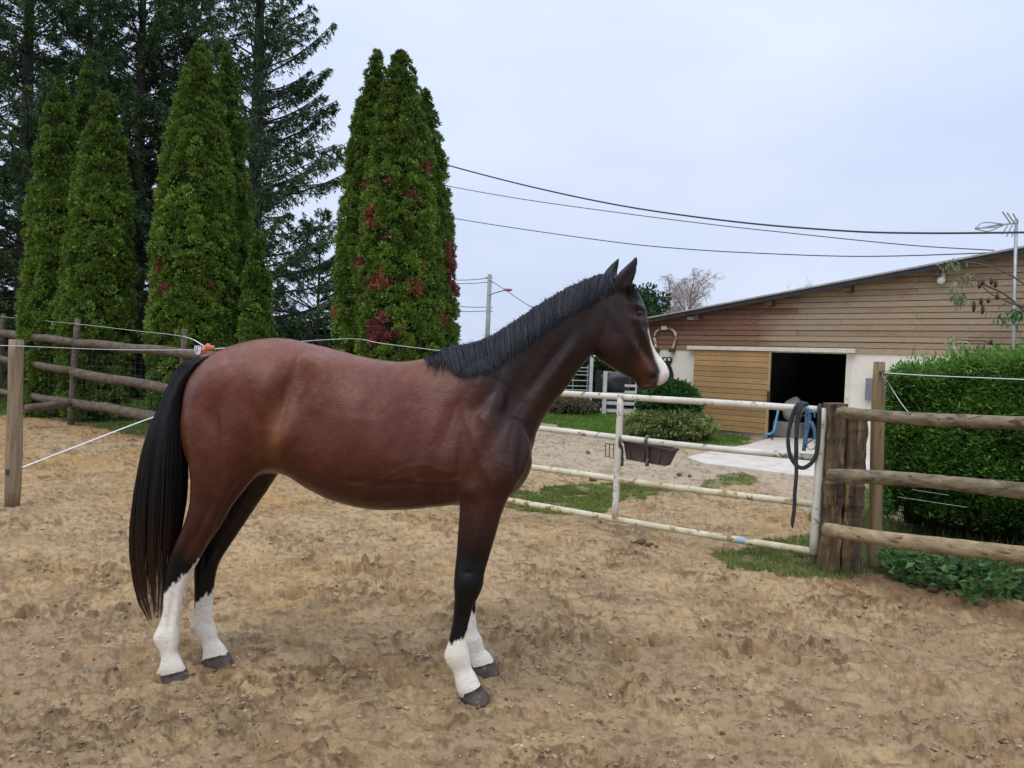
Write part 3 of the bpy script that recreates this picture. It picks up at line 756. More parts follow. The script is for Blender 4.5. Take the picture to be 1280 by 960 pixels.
PH = G(405, 850); PH[1] = YH; PH[2] = 0
horse = thing('horse', PH, 'dark bay horse with black mane and white socks standing side on', 'horse')
m, n, b, o = new_mat('coat')
a = n.nodes.new('ShaderNodeAttribute'); a.attribute_name = 'tint'
hm = n.nodes.new('ShaderNodeMapping'); hm.inputs['Scale'].default_value = (45, 45, 260); hm.inputs['Rotation'].default_value = (0, R(-20), 0)
ht = n.nodes.new('ShaderNodeTexCoord'); hn = n.nodes.new('ShaderNodeTexNoise'); hn.inputs['Scale'].default_value = 1; hn.inputs['Detail'].default_value = 5; hn.inputs['Roughness'].default_value = .7
hr = n.nodes.new('ShaderNodeMapRange'); hr.inputs[1].default_value = .3; hr.inputs[2].default_value = .7; hr.inputs[3].default_value = .82; hr.inputs[4].default_value = 1.18
hv = n.nodes.new('ShaderNodeVectorMath'); hv.operation = 'SCALE'
n.links.new(ht.outputs['Object'], hm.inputs[0]); n.links.new(hm.outputs[0], hn.inputs['Vector']); n.links.new(hn.outputs['Fac'], hr.inputs[0])
n.links.new(a.outputs['Color'], hv.inputs[0]); n.links.new(hr.outputs[0], hv.inputs['Scale'])
n.links.new(hv.outputs[0], b.inputs['Base Color'])
b.inputs['Roughness'].default_value = 0.35; b.inputs['Specular IOR Level'].default_value = 0.27
b.inputs['Sheen Weight'].default_value = 0.0; b.inputs['Sheen Roughness'].default_value = 0.45
t = n.nodes.new('ShaderNodeTexCoord'); mpn = n.nodes.new('ShaderNodeMapping'); mpn.inputs['Scale'].default_value = (60, 60, 240)
mpn.inputs['Rotation'].default_value = (0, R(-25), 0)
nb = n.nodes.new('ShaderNodeTexNoise'); nb.inputs['Scale'].default_value = 1.0; nb.inputs['Detail'].default_value = 4
bp = n.nodes.new('ShaderNodeBump'); bp.inputs['Distance'].default_value = 0.0022; bp.inputs['Strength'].default_value = 0.7
n.links.new(t.outputs['Object'], mpn.inputs['Vector']); n.links.new(mpn.outputs[0], nb.inputs['Vector']); n.links.new(nb.outputs['Fac'], bp.inputs['Height']); n.links.new(bp.outputs['Normal'], b.inputs['Normal'])
FL = [HF] + ([np.array(HF3)] if HF3 else [])
body = mk('body', HV, FL, m, horse, smooth=True, tint=np.clip(hc, .004, .9))
bvh = BVHTree.FromPolygons(HV.tolist(), HF.tolist())
def hit(px, py):
    d = unit(ray(px, py))
    loc, nor, idx, dist = bvh.ray_cast(Vector(CAM), Vector(d))
    return (np.array(loc), np.array(nor)) if loc is not None else (None, None)
# eye
p, q = hit(799.6, 391.3)
m_eye = mat('eye', (.012, .008, .007), rough=.08)
Vb, Fb = ball(p + np.array([0, .010, 0]), .0175, .0175, .0165, 18, 12)
mk('eye', Vb, Fb, m_eye, horse, smooth=True)
# hooves
m_hoof = mat('hoof_horn', (.075, .060, .050), (.13, .105, .085), .75, 25, bump=.002, spots=((.30, .23, .15), 30, .58))
def hoof_mesh(sts, Yc, w):
    rings = []
    for (bx, by, fx_, fy_, hw) in sts:
        A_, B_ = W(bx, by, Yc), W(fx_, fy_, Yc)
        c = (A_ + B_) / 2; U = (B_ - A_) / 2
        a = np.arange(20) * 2 * np.pi / 20
        rings.append(c + U * (np.cos(a) * (1 - .06 * np.sin(a) ** 2))[:, None] + np.array([0, -1, 0]) * (hw * np.sin(a))[:, None])
    V = np.concatenate(rings); k = 20; n_ = len(rings)
    F = [(q_ * k + p_, q_ * k + (p_ + 1) % k, (q_ + 1) * k + (p_ + 1) % k, (q_ + 1) * k + p_) for q_ in range(n_ - 1) for p_ in range(k)]
    return mk('hoof', V, F + [tuple(range(k)), tuple((n_ - 1) * k + p_ for p_ in range(k))], m_hoof, horse, smooth=True)
hoof_mesh([(197, 843, 231.5, 835.5, .040), (196, 848, 236, 841, .046), (197, 856, 240, 851, .052), (199, 862, 241, 858, .052)], 3.46, 0)
hoof_mesh([(253.5, 822, 284.5, 814.5, .040), (252.5, 827, 288.5, 820, .046), (253, 834, 292, 829, .052), (254, 840, 293, 836, .052)], 3.67, 0)
hoof_mesh([(573.5, 866, 601, 855.5, .042), (575, 872, 606, 862, .048), (580, 882, 613.5, 872, .054), (583, 888, 615, 880, .054)], 3.36, 0)
hoof_mesh([(590.5, 832, 616.5, 824.5, .042), (590, 836, 620, 829, .047), (592, 844, 624, 839, .053), (594, 850, 625, 846, .053)], 3.68, 0)

# ---- mane: combed strands from the crest down the near side of the neck
crest = smooth_path([(538, 447), (552, 438), (568, 431), (586, 427), (608, 420), (634, 406), (660, 388), (684, 373), (708, 360), (731, 349), (752, 342), (766, 343)], 10)
lower = smooth_path([(540, 468), (556, 466), (578, 471), (596, 469), (612, 465), (634, 452), (658, 434), (682, 415), (704, 399), (722, 389), (744, 378), (768, 366)], 10)
h = np.random.default_rng(3)
def at_poly(P, t):
    x = t * (len(P) - 1); i_ = int(min(len(P) - 2, x)); return P[i_] * (1 - (x - i_)) + P[i_ + 1] * (x - i_)
mp_, mr_ = [], []
def strand_path(c0, c1, lift, side0, K=8, wav=1.0):
    pts = []
    for k in range(K):
        t_ = k / (K - 1)
        x = c0[0] + (c1[0] - c0[0]) * t_; y = c0[1] + (c1[1] - c0[1]) * t_
        x += wav * math.sin(t_ * 4 + c0[0]) * t_
        hp = None
        for off in (0, 3, 6, 10, 14):
            hp, hn = hit(x, y + off * (1 - t_) + (2 if k < 2 else 0))
            if hp is not None: break
        if hp is None: return None
        if k == 0: hp = W(c0[0], c0[1] + 3, YH + side0 + .03)
        elif k == 1: hp = hp + hn * (.010 + lift * .6) + np.array([0, .0, .004])
        else: hp = hp + hn * (0.006 + lift * (1 - .5 * t_))
        pts.append(hp)
    return np.array(pts)
for k in range(3200):
    t_ = (k + h.uniform(0, 1)) / 3200
    c0 = at_poly(crest, t_); lean = 0.05 * fbm(np.array([t_ * 14]), np.array([3.3]))[0] + h.normal(0, .010)
    c1 = at_poly(lower, float(np.clip(t_ + lean, 0, 1)))
    ln_ = float(np.clip(1 + 0.16 * fbm(np.array([t_ * 22]), np.array([9.1]))[0] + h.normal(0, .06) - (0.25 if h.random() < .25 else 0), .4, 1.2))
    ln_ *= .30 + .70 * float(sst(0.0, .16, np.array([t_ + h.normal(0, .035)]))[0])
    if t_ < .14 and h.random() < .45: continue
    c1 = c0 + (c1 - c0) * ln_ + np.array([-7 * max(0, 1 - t_ / .2) * h.uniform(0, 1.6), 0])
    P = strand_path(c0 + h.normal(0, .8, 2), c1, h.uniform(.0, .016), h.uniform(-.01, .03))
    if P is None: continue
    mp_.append(P); r0 = h.uniform(.0008, .0019)
    mr_.append(r0 * np.array([.9, 1, 1, 1, .95, .8, .55, .12]))
Vs, Fs = strands(np.array(mp_), np.array(mr_))
shade = h.uniform(.5, 1.6, len(mp_)) ** 1.8
mc = np.array([.020, .021, .028])[None, :] * shade[:, None]
m_hair = leaf_mat('hair', rough=.38, trans=0, spec=.38)
mane = mk('mane', Vs, Fs, m_hair, horse, smooth=True, tint=np.repeat(mc, 24, 0))
# fly-away hairs and wisps at the withers, forelock
fw, fr = [], []
for k in range(60):
    x0 = h.uniform(536, 556); P = strand_path(np.array([x0, 449 - (x0 - 536) * .6]), np.array([x0 - h.uniform(-6, 10), 449 + h.uniform(8, 24)]), h.uniform(.0, .012), .0)
    if P is not None: fw.append(P); fr.append(h.uniform(.001, .002) * np.linspace(1, .1, 8))
for k in range(70):
    t_ = h.uniform(.02, .93); c0 = at_poly(crest, t_)
    y_ = YH + h.uniform(-.03, .03); a_ = h.uniform(2.4, 3.8); l_ = h.uniform(3, 6)
    P = np.array([W(c0[0] + l_ * q_ * math.cos(a_) * .9, c0[1] + 2 - l_ * .75 * math.sin(q_ * 2.0) * (1 if q_ < .8 else .9), y_ - .03 * q_) for q_ in np.linspace(0, 1, 8)])
    fw.append(P); fr.append(h.uniform(.0005, .0011) * np.linspace(1, .2, 8))
for k in range(70):
    c0 = np.array([h.uniform(784, 791), 351 + h.uniform(0, 8)]); P = strand_path(c0, c0 + np.array([h.uniform(-2, 12), h.uniform(14, 34)]), h.uniform(0, .008), .0, wav=.3)
    if P is not None: fw.append(P); fr.append(h.uniform(.0012, .0022) * np.linspace(1, .15, 8))
Vs, Fs = strands(np.array(fw), np.array(fr))
mk('forelock', Vs, Fs, m_hair, horse, smooth=True, tint=np.full((len(Vs), 3), .010))['kind'] = 'stuff'
# ---- tail
TL = smooth_path([(250, 447), (226, 455), (211, 480), (197, 511), (183, 545), (174, 578), (165, 631), (161, 677), (164, 716), (172, 752), (186, 778)], 8)
TR = smooth_path([(266, 444), (249, 464), (234, 484), (229, 503), (230, 522), (233, 545), (235.5, 570), (235, 615), (229, 655), (220, 700), (206, 774)], 8)
tp_, tr_, tcol = [], [], []
K = 13
for k in range(3600):
    s_ = h.beta(.85, .85); dy_ = h.normal(0, 1)
    end = h.uniform(.80, 1.0) if h.random() < .8 else h.uniform(.5, .8)
    ph = h.uniform(0, 6.28); pts = []
    clump = 0.05 * pn(np.array([s_ * 9.0]), np.array([2.2]))[0]
    for q_ in np.linspace(0.0, end, K):
        a_, b_ = at_poly(TL, q_), at_poly(TR, q_)
        f_ = np.clip(s_ + clump * q_ * 2 + .012 * math.sin(ph + 5 * q_), -.03, 1.03)
        c = a_ + (b_ - a_) * f_
        wy = .028 + .055 * math.sin(min(1, q_ * 1.5) * math.pi / 2) * (1 if q_ < .7 else 1 - (q_ - .7) * 1.6)
        edge = math.sqrt(max(.05, 1 - (2 * s_ - 1) ** 2))
        pts.append(W(c[0], c[1], YH - .01 + np.clip(dy_, -1.6, 1.6) * wy * edge))
    tp_.append(pts); tr_.append(h.uniform(.0009, .0020) * np.interp(np.linspace(0, 1, K), [0, .6, 1], [1, 1, .12]))
    base = np.array([.005, .005, .0058]) * h.uniform(.6, 1.6)
    rd = np.array([.10, .036, .018]) * h.uniform(.5, 1.2)
    zt = sst(.58, .92, np.linspace(0, end, K)) * (0.35 + .65 * (1 - s_)) * h.uniform(.3, 1)
    tcol.append(base[None] * (1 - zt[:, None]) + rd[None] * zt[:, None])
Vs, Fs = strands(np.array(tp_), np.array(tr_))
mk('tail', Vs, Fs, m_hair, horse, smooth=True, tint=np.repeat(np.array(tcol).reshape(-1, 3), 3, 0))

# ================================================================== BARN
B0 = G(883.5, 541); B1 = G(960, 548.6)
BU = unit((B1 - B0) * np.array([1, 1, 0])); BN = np.array([BU[1], -BU[0], 0.0])    # along the front, towards the camera
def bs(px, py):                         # pixel -> (along, height) on the front
    p = WP(px, py, B0, BN); return float((p - B0) @ BU), float(p[2])
def bp3(s, n, z): return B0 * np.array([1, 1, 0]) + BU * s + BN * n + np.array([0, 0, z])
def bbox(s0, s1, n0, n1, z0, z1):
    return hexa([bp3(s, n, z) for z in (z0, z1) for s, n in ((s0, n1), (s1, n1), (s1, n0), (s0, n0))])
sL, zL = bs(808, 401); sR, zR = bs(1280, 313)
slope = (zR - zL) / (sR - sL)
def roofz(s): return zL + slope * (s - sL)
S1 = sR + 4.0
zc = bs(950, 438.5)[1] + .02            # lower edge of the cladding
door0, door1 = bs(868, 490)[0], bs(964, 490)[0]; open1 = bs(1057, 490)[0]
DEEP = 9.0
barn = thing('barn', bp3(sL, 0, 0), 'long barn with weathered wood cladding over white rendered walls and a sloping roof', 'barn')
m_plaster = mat('plaster', (.76, .71, .60), (.83, .78, .67), .9, 3, bump=.003, bscale=50, spots=((.48, .43, .36), 2.0, .62))
m_dark = mat('interior_dark', (.055, .050, .045), (.09, .08, .07), .9, 3)  # dark tone stands in for the unlit inside of the barn
def wood_mat(name, ca, cb, cc, cd, fade=None, grain=(1.5, 14, 60), bump=.0025):
    """board colours ca-cb, streaks cc, weathered tone cd; every board object differs"""
    m, n, b, o = new_mat(name); ln = n.links.new
    b.inputs['Roughness'].default_value = .72; b.inputs['Specular IOR Level'].default_value = .3
    t = n.nodes.new('ShaderNodeTexCoord'); oi = n.nodes.new('ShaderNodeObjectInfo')
    mpn = n.nodes.new('ShaderNodeMapping'); mpn.inputs['Scale'].default_value = grain
    mpn.inputs['Rotation'].default_value = (0, 0, -math.atan2(BU[1], BU[0]) if grain[0] < 3 else 0)
    av = n.nodes.new('ShaderNodeVectorMath'); av.operation = 'ADD'
    sc_ = n.nodes.new('ShaderNodeMath'); sc_.operation = 'MULTIPLY'; sc_.inputs[1].default_value = 37.0
    ln(oi.outputs['Random'], sc_.inputs[0]); ln(t.outputs['Object'], mpn.inputs['Vector']); ln(mpn.outputs[0], av.inputs[0]); ln(sc_.outputs[0], av.inputs[1])
    n1_ = n.nodes.new('ShaderNodeTexNoise'); n1_.inputs['Scale'].default_value = 1.0; n1_.inputs['Detail'].default_value = 6; n1_.inputs['Roughness'].default_value = .6
    ln(av.outputs[0], n1_.inputs['Vector'])
    r = n.nodes.new('ShaderNodeValToRGB'); e = r.color_ramp.elements
    e[0].position = .30; e[0].color = (*cc, 1); e[1].position = .62; e[1].color = (*cb, 1)
    k = e.new(.45); k.color = (*ca, 1)
    ln(n1_.outputs['Fac'], r.inputs['Fac'])
    n2_ = n.nodes.new('ShaderNodeTexNoise'); n2_.inputs['Scale'].default_value = .55; n2_.inputs['Detail'].default_value = 4
    ln(t.outputs['Object'], n2_.inputs['Vector'])
    mr = n.nodes.new('ShaderNodeMapRange'); mr.inputs[1].default_value = .40; mr.inputs[2].default_value = .62
    if fade is not None:                 # weathering of the paint along the wall: more to the right end
        dp = n.nodes.new('ShaderNodeVectorMath'); dp.operation = 'DOT_PRODUCT'; dp.inputs[1].default_value = (*[float(v) for v in BU], )
        ln(t.outputs['Object'], dp.inputs[0])
        m1 = n.nodes.new('ShaderNodeMapRange'); m1.inputs[1].default_value = fade[0]; m1.inputs[2].default_value = fade[1]; m1.inputs[3].default_value = -.30; m1.inputs[4].default_value = .24
        ln(dp.outputs['Value'], m1.inputs[0])
        sx = n.nodes.new('ShaderNodeSeparateXYZ'); ln(t.outputs['Object'], sx.inputs[0])
        m2 = n.nodes.new('ShaderNodeMapRange'); m2.inputs[1].default_value = 2.0; m2.inputs[2].default_value = 4.2; m2.inputs[3].default_value = .05; m2.inputs[4].default_value = -.14
        ln(sx.outputs['Z'], m2.inputs[0])
        a1 = n.nodes.new('ShaderNodeMath'); ln(m1.outputs[0], a1.inputs[0]); ln(n2_.outputs['Fac'], a1.inputs[1])
        a2 = n.nodes.new('ShaderNodeMath'); ln(a1.outputs[0], a2.inputs[0]); ln(m2.outputs[0], a2.inputs[1])
        a3 = n.nodes.new('ShaderNodeMath'); a3.operation = 'MULTIPLY_ADD'; a3.inputs[1].default_value = .16; ln(oi.outputs['Random'], a3.inputs[0]); ln(a2.outputs[0], a3.inputs[2])
        ln(a3.outputs[0], mr.inputs[0])
    else: ln(n2_.outputs['Fac'], mr.inputs[0])
    mm = n.nodes.new('ShaderNodeMix'); mm.data_type = 'RGBA'; ln(mr.outputs[0], mm.inputs[0]); ln(r.outputs[0], mm.inputs[6])
    r2 = n.nodes.new('ShaderNodeValToRGB'); r2.color_ramp.elements[0].position = .3; r2.color_ramp.elements[1].position = .7
    r2.color_ramp.elements[0].color = (*[v * .72 for v in cd], 1); r2.color_ramp.elements[1].color = (*cd, 1)
    ln(n1_.outputs['Fac'], r2.inputs['Fac']); ln(r2.outputs[0], mm.inputs[7])
    pr_ = n.nodes.new('ShaderNodeMapRange'); pr_.inputs[3].default_value = .84; pr_.inputs[4].default_value = 1.14; ln(oi.outputs['Random'], pr_.inputs[0])
    vs = n.nodes.new('ShaderNodeVectorMath'); vs.operation = 'SCALE'; ln(mm.outputs[2], vs.inputs[0]); ln(pr_.outputs[0], vs.inputs['Scale'])
    ln(vs.outputs[0], b.inputs['Base Color'])
    bpn = n.nodes.new('ShaderNodeBump'); bpn.inputs['Distance'].default_value = bump; ln(n1_.outputs['Fac'], bpn.inputs['Height']); ln(bpn.outputs[0], b.inputs['Normal'])
    return m
m_clad = wood_mat('cladding_wood', (.23, .115, .070), (.29, .155, .095), (.16, .080, .050), (.41, .31, .20), fade=(.0, 7.5))
m_door = wood_mat('door_wood', (.47, .275, .105), (.55, .33, .14), (.36, .20, .075), (.45, .28, .125))
m_track = mat('white_metal_trim', (.66, .60, .48), (.76, .70, .58), .5, 6, spots=((.4, .33, .22), 9, .6))
# walls
mk('wall', *bbox(sL, door1 - .12, -.20, -.0, -.1, zc), m_plaster, barn)
mk('wall', *bbox(open1, S1, -.20, 0, -.1, zc), m_plaster, barn)
w = MB()
P = [bp3(sL, -.16, zc), bp3(S1, -.16, zc), bp3(S1, -.16, roofz(S1) - .04), bp3(sL, -.16, roofz(sL) - .04)]
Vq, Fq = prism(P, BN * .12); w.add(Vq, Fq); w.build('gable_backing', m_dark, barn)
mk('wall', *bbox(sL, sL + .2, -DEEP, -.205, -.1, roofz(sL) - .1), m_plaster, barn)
mk('added_dark_screen', *bbox(door0 - 1.0, door0 - .95, -DEEP + .1, -.21, .016, zc + .3), m_dark, barn)  # added dark screen, hides the pale side wall so the inside looks unlit
mk('added_dark_lining', *bbox(door0 - .9, door1 - .13, -.26, -.203, .016, zc - .1), m_dark, barn)  # added dark lining that makes the doorway look unlit
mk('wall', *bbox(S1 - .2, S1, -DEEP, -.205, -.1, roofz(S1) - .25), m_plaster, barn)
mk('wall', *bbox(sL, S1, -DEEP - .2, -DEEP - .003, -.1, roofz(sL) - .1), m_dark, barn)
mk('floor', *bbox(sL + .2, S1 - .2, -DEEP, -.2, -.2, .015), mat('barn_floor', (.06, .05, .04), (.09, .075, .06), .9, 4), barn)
# roof sheet with a dark verge, and the purlin ends under it
ov0, ov1 = sL - .25, S1 + .3
mk('roof', *hexa([bp3(s, n_, roofz(s) + dz) for dz in (.0, .035) for s, n_ in ((ov0, .30), (ov1, .30), (ov1, -DEEP - .4), (ov0, -DEEP - .4))]),
   mat('fibre_cement', (.33, .33, .32), (.44, .44, .43), .85, 5), barn)
mk('verge_board', *hexa([bp3(s, n_, roofz(s) + dz) for dz in (-.10, -.004) for s, n_ in ((ov0, .28), (ov1, .28), (ov1, .25), (ov0, .25))]), mat('dark_paint', (.022, .02, .02), (.04, .034, .03), .7, 6), barn)
m_beam = mat('beam_wood', (.07, .045, .03), (.11, .07, .045), .8, 8)
for px in (876, 965, 1062, 1170):
    s_, _z = bs(px, 390); mk('purlin', *bbox(s_ - .07, s_ + .07, -.03, .245, roofz(s_) - .20, roofz(s_) - .055), m_beam, barn)
# cladding boards
row = .116; k = 0; z = zc - .03
while z < roofz(S1) - .05:
    z0, z1 = z, z + row - .010
    sa = max(sL, sL + (z0 + .02 - zL) / slope); sb = max(sL, sL + (z1 + .02 - zL) / slope)
    cuts = [sa]; s_ = (sL - 2.0) + (1.7 if k % 2 else 0.0) + (.9 if k % 3 == 2 else 0)
    while s_ < S1:
        if s_ > max(sa, sb) + .5 and s_ < S1 - .4: cuts.append(s_)
        s_ += 4.0
    cuts.append(S1)
    for q in range(len(cuts) - 1):
        a0, a1 = cuts[q], cuts[q + 1] - .006
        b0_ = sb if q == 0 else a0
        if b0_ > a1 - .1: continue
        jit = random.uniform(-.003, .003); dz = random.uniform(-.003, .003)
        P = [bp3(a0, jit + .001, z0 + dz), bp3(a1, jit + .001, z0 + dz), bp3(a1, -.032, z0 + dz), bp3(a0, -.032, z0 + dz),
             bp3(b0_, jit - .012, z1 + dz), bp3(a1, jit - .012, z1 + dz), bp3(a1, -.032, z1 + dz), bp3(b0_, -.032, z1 + dz)]
        P = [p + BN * .026 for p in P]
        mk('plank', *hexa(P), m_clad, barn)
    z += row; k += 1
# sliding door, its boards as sub-parts
ddz = .10; dtop = zc - .03
dr = mk('sliding_door', *bbox(door0, door1, .050, .075, ddz, dtop), m_beam, barn)
nb_ = 15; hh = (dtop - ddz) / nb_
for q in range(nb_):
    e = random.uniform(-.004, .004)
    mk('plank', *bbox(door0 + .01, door1 - .055, .0755, .096 + e, ddz + q * hh + .004, ddz + (q + 1) * hh - .005), m_door, dr)
mk('door_edge', *bbox(door1 - .05, door1, .0755, .110, ddz - .01, dtop + .01), mat('edge_wood', (.40, .27, .13), (.48, .33, .17), .7, 10), dr)
mk('handle', *bbox(door1 - .035, door1 + .012, .111, .135, .78, 1.04), mat('dark_iron', (.05, .05, .05), (.09, .085, .08), .5, 12, metal=.6), dr)
ts0, ts1 = bs(862, 436)[0], bs(1071, 441)[0]
mk('door_track', *bbox(ts0, ts1, .03, .135, zc - .025, zc + .06), m_track, barn)
mk('door_jamb', *bbox(open1 - .015, open1 + .085, -.20, .012, 0, zc - .03), m_track, barn)
mk('lintel', *bbox(door1 - .10, open1 - .02, -.2, .01, zc - .045, zc), m_track, barn)
# fittings
s_, z_ = bs(868.5, 397.5)
mk('wall_lamp', *bbox(s_ - .14, s_ + .14, .03, .12, z_ - .045, z_ + .035), mat('lamp_grey', (.5, .49, .46), (.6, .59, .56), .5, 6), barn, bevel=.012)
s_, z_ = bs(1178, 350.5)
Vb, Fb = ball((0, 0, 0), .075, .075, .085, 14, 10)
fl = mk('flood_lamp', Vb + bp3(s_, .10, z_), Fb, mat('lamp_white', (.75, .74, .70), (.82, .81, .78), .4, 6), barn, smooth=True)
mk('lamp_bracket', *bbox(s_ - .05, s_ + .05, .03, .10, z_ + .05, z_ + .13), m_track, fl)
s0, z0 = bs(1083, 500); s1, z1 = bs(1094, 473)
mk('meter_box', *bbox(s0, s1, .002, .12, z0, z1), mat('box_grey', (.16, .17, .19), (.2, .21, .23), .5, 5), barn, bevel=.01)
# things inside the doorway
cr_ = thing('storage_rack', bp3(door1 + .5, -5.4, 0), 'dim shelf rack at the back of the dark barn', 'rack')
for q in range(4): mk('shelf', *bbox(door1 + .2, door1 + 1.3, -5.6, -5.2, .4 + .45 * q, .44 + .45 * q), mat('shelf_grey', (.12, .11, .10), (.18, .17, .15), .7, 4) if q == 0 else bpy.data.materials['shelf_grey'], cr_)
for q in (0, 1): mk('upright', *bbox(door1 + .16 + 1.14 * q, door1 + .2 + 1.14 * q, -5.6, -5.2, 0, 1.9), bpy.data.materials['shelf_grey'], cr_)
s0, z0 = bs(985, 480); s1, _ = bs(1003, 480)
sk = MB(); Vb, Fb = ball((0, 0, 0), .22, .20, .30, 14, 10)
sk.add(Vb * (1 + .1 * np.sin(Vb[:, :1] * 20)) + bp3(s0 - .15, -.75, .62), Fb)
tag(sk.build('feed_sack', mat('sack', (.30, .29, .27), (.42, .40, .37), .8, 8, bump=.01, bscale=9), smooth=True, loc=bp3(s0 - .15, -.75, .3)), 'pale feed sack standing just inside the left of the doorway', 'sack')
tag(mk('feed_bin', *bbox(s0 - .5, s0 + .12, -1.0, -.5, .016, .36), mat('bin_grey', (.22, .22, .22), (.28, .28, .28), .6, 4), loc=bp3(s0, -.7, 0), bevel=.02), 'grey bin under the feed sack inside the doorway', 'bin')
# horseshoe sign on the cladding
hs = thing('horseshoe_sign', bp3(bs(833, 425)[0], .03, bs(833, 437)[1]), 'big white and brown horseshoe hung on the red-brown cladding', 'wall ornament')
U_ = [(822.5, 438), (821.5, 431), (820, 422), (822, 415), (827, 411.5), (833, 410.2), (840, 411.5), (845, 415), (846.5, 422), (844.5, 431), (842, 438)]
pu = smooth_path([bp3(bs(x, y)[0], .065, bs(x, y)[1]) for x, y in U_], 4)
Vt, Ft = tube(pu, np.full(len(pu), .046), 8, .06, .6)
mk('birch_bow', Vt, Ft, mat('birch', (.52, .45, .35), (.68, .61, .50), .8, 12, spots=((.17, .10, .055), 9, .50)), hs, smooth=True)
for e in (0, -1): mk('foot_cap', *box(pu[e] + BN * .005, .12, .13, .09, (BU, BN, (0, 0, 1))), m_beam, hs)
c_ = pu[len(pu) // 2]; mk('top_plate', *box(c_ + BN * .05, .14, .02, .09, (BU, BN, (0, 0, 1))), m_plaster, hs)
# black silhouette ornament on the white wall
oc = thing('silhouette_ornament', bp3(bs(835, 476)[0], .01, bs(835, 478)[1]), 'black cut-out figure with two white dots on the white wall', 'wall ornament')
sh = [(828, 447.5), (830.5, 446), (834, 446.8), (838, 446.2), (841, 448), (840.5, 452.5), (838, 455.5), (840.5, 461), (842.3, 468), (842, 476), (834.5, 477), (834.3, 468), (833, 461), (832.5, 455.5), (829, 452.5)]
Vq, Fq = prism([bp3(bs(x, y)[0], .008, bs(x, y)[1]) for x, y in sh], BN * .03); mk('cut_out', Vq, Fq, mat('black_paint', (.012, .012, .012), (.02, .02, .02), .5, 6), oc)
for x in (832.3, 837.6):
    a_ = bs(x, 449.3); mk('eye_dot', *bbox(a_[0] - .028, a_[0] + .028, .0385, .05, a_[1] - .03, a_[1] + .03), bpy.data.materials['lamp_white'], oc)
# blue handled tool leaning by the door, blue wheelbarrow inside
bl = mat('blue_plastic', (.10, .33, .52), (.16, .42, .62), .4, 8, spots=((.35, .5, .58), 14, .6))
pt = [(980.5, 506), (979, 516), (976, 530), (974, 538), (970, 541.5), (964.5, 542)]
pw = smooth_path([bp3(bs(x, y)[0], .30, bs(x, y)[1]) for x, y in pt], 4)
tl = thing('blue_tool', bp3(bs(973, 548)[0], .30, 0.0), 'light blue curved tool handle standing by the barn doorway', 'tool')
Vt, Ft = tube(pw, np.linspace(.035, .05, len(pw)), 8, 0, .6); mk('shaft', Vt, Ft, bl, tl, smooth=True)
Vt, Ft = tube([bp3(bs(973, 540)[0], .30, bs(973, 540)[1]), bp3(bs(971.5, 553)[0], .30, .0)], [.03, .022], 8); mk('peg', Vt, Ft, bpy.data.materials['dark_iron'], tl, smooth=True)

# ================================================================== GATE
def gdist(px): # solve the gate line X = 0.35 + t, in plan: through two ground points
    return None
GA = W(1019, 600, 5.85) * np.array([1, 1, 0]); GB = W(700, 600, 7.1) * np.array([1, 1, 0])
GU = unit(GB - GA); GNn = np.array([-GU[1], GU[0], 0]); GNn = GNn if GNn[1] < 0 else -GNn
def gw(px, py): return WP(px, py, GA, GNn)
m_gate = mat('chalky_white_paint', (.60, .57, .46), (.72, .69, .60), .6, 5, bump=.002, bscale=60, spots=((.20, .165, .10), 14, .57), detail=8)
m_gatey = mat('lichen_white_paint', (.55, .47, .26), (.70, .65, .50), .65, 7, bump=.002, bscale=60, spots=((.24, .185, .07), 13, .545), detail=8)
gate = thing('field_gate', GA, 'white painted tubular metal gate with flaking paint and four rails', 'gate')
def rail(pts, r, m, ext=2.6):
    a, b = gw(*pts[0]), gw(*pts[-1])
    P = [gw(*p) for p in pts] + [b + (b - a) / np.linalg.norm(b - a) * ext]
    Vt, Ft = tube(smooth_path(P, 8), r, 10, .0); mk('rail', Vt, Ft, m, gate, smooth=True)
rail([(1027, 512.3), (900, 503.5), (700, 491.5)], .028, m_gate)
rail([(1018, 572), (860, 557), (671, 535)], .027, m_gate)
rail([(1016, 630), (850, 610), (665, 584)], .028, m_gatey)
rail([(1014, 689), (850, 663), (636, 625.5)], .028, m_gatey)
for a_, b_, r_ in (((1029, 510), (1017, 692), .034), ((776, 498), (769, 648), .030)):
    Vt, Ft = tube(smooth_path([gw(*a_) + GNn * .004, gw(*b_) + GNn * .004], 8), r_, 10); mk('upright', Vt, Ft, m_gate, gate, smooth=True)
Pe = gw(636, 625.5) + GU * 2.6; 
Vt, Ft = tube([Pe * np.array([1, 1, 0]), Pe * np.array([1, 1, 0]) + np.array([0, 0, 1.4])], .05, 10); mk('hinge_post', Vt, Ft, m_gate, gate, smooth=True)
p = gw(1021, 690); mk('latch_pin', *box(p + GU * -.05, .09, .03, .03, (GU, GNn, (0, 0, 1))), bpy.data.materials['dark_iron'], gate)
# blue tape mark round the bottom rail
p0, p1 = gw(922, 674.5), gw(932, 676)
Vt, Ft = tube([p0, p1], .0295, 10); mk('tape_mark', Vt, Ft, mat('blue_tape', (.30, .40, .55), (.42, .50, .62), .6, 20), gate)

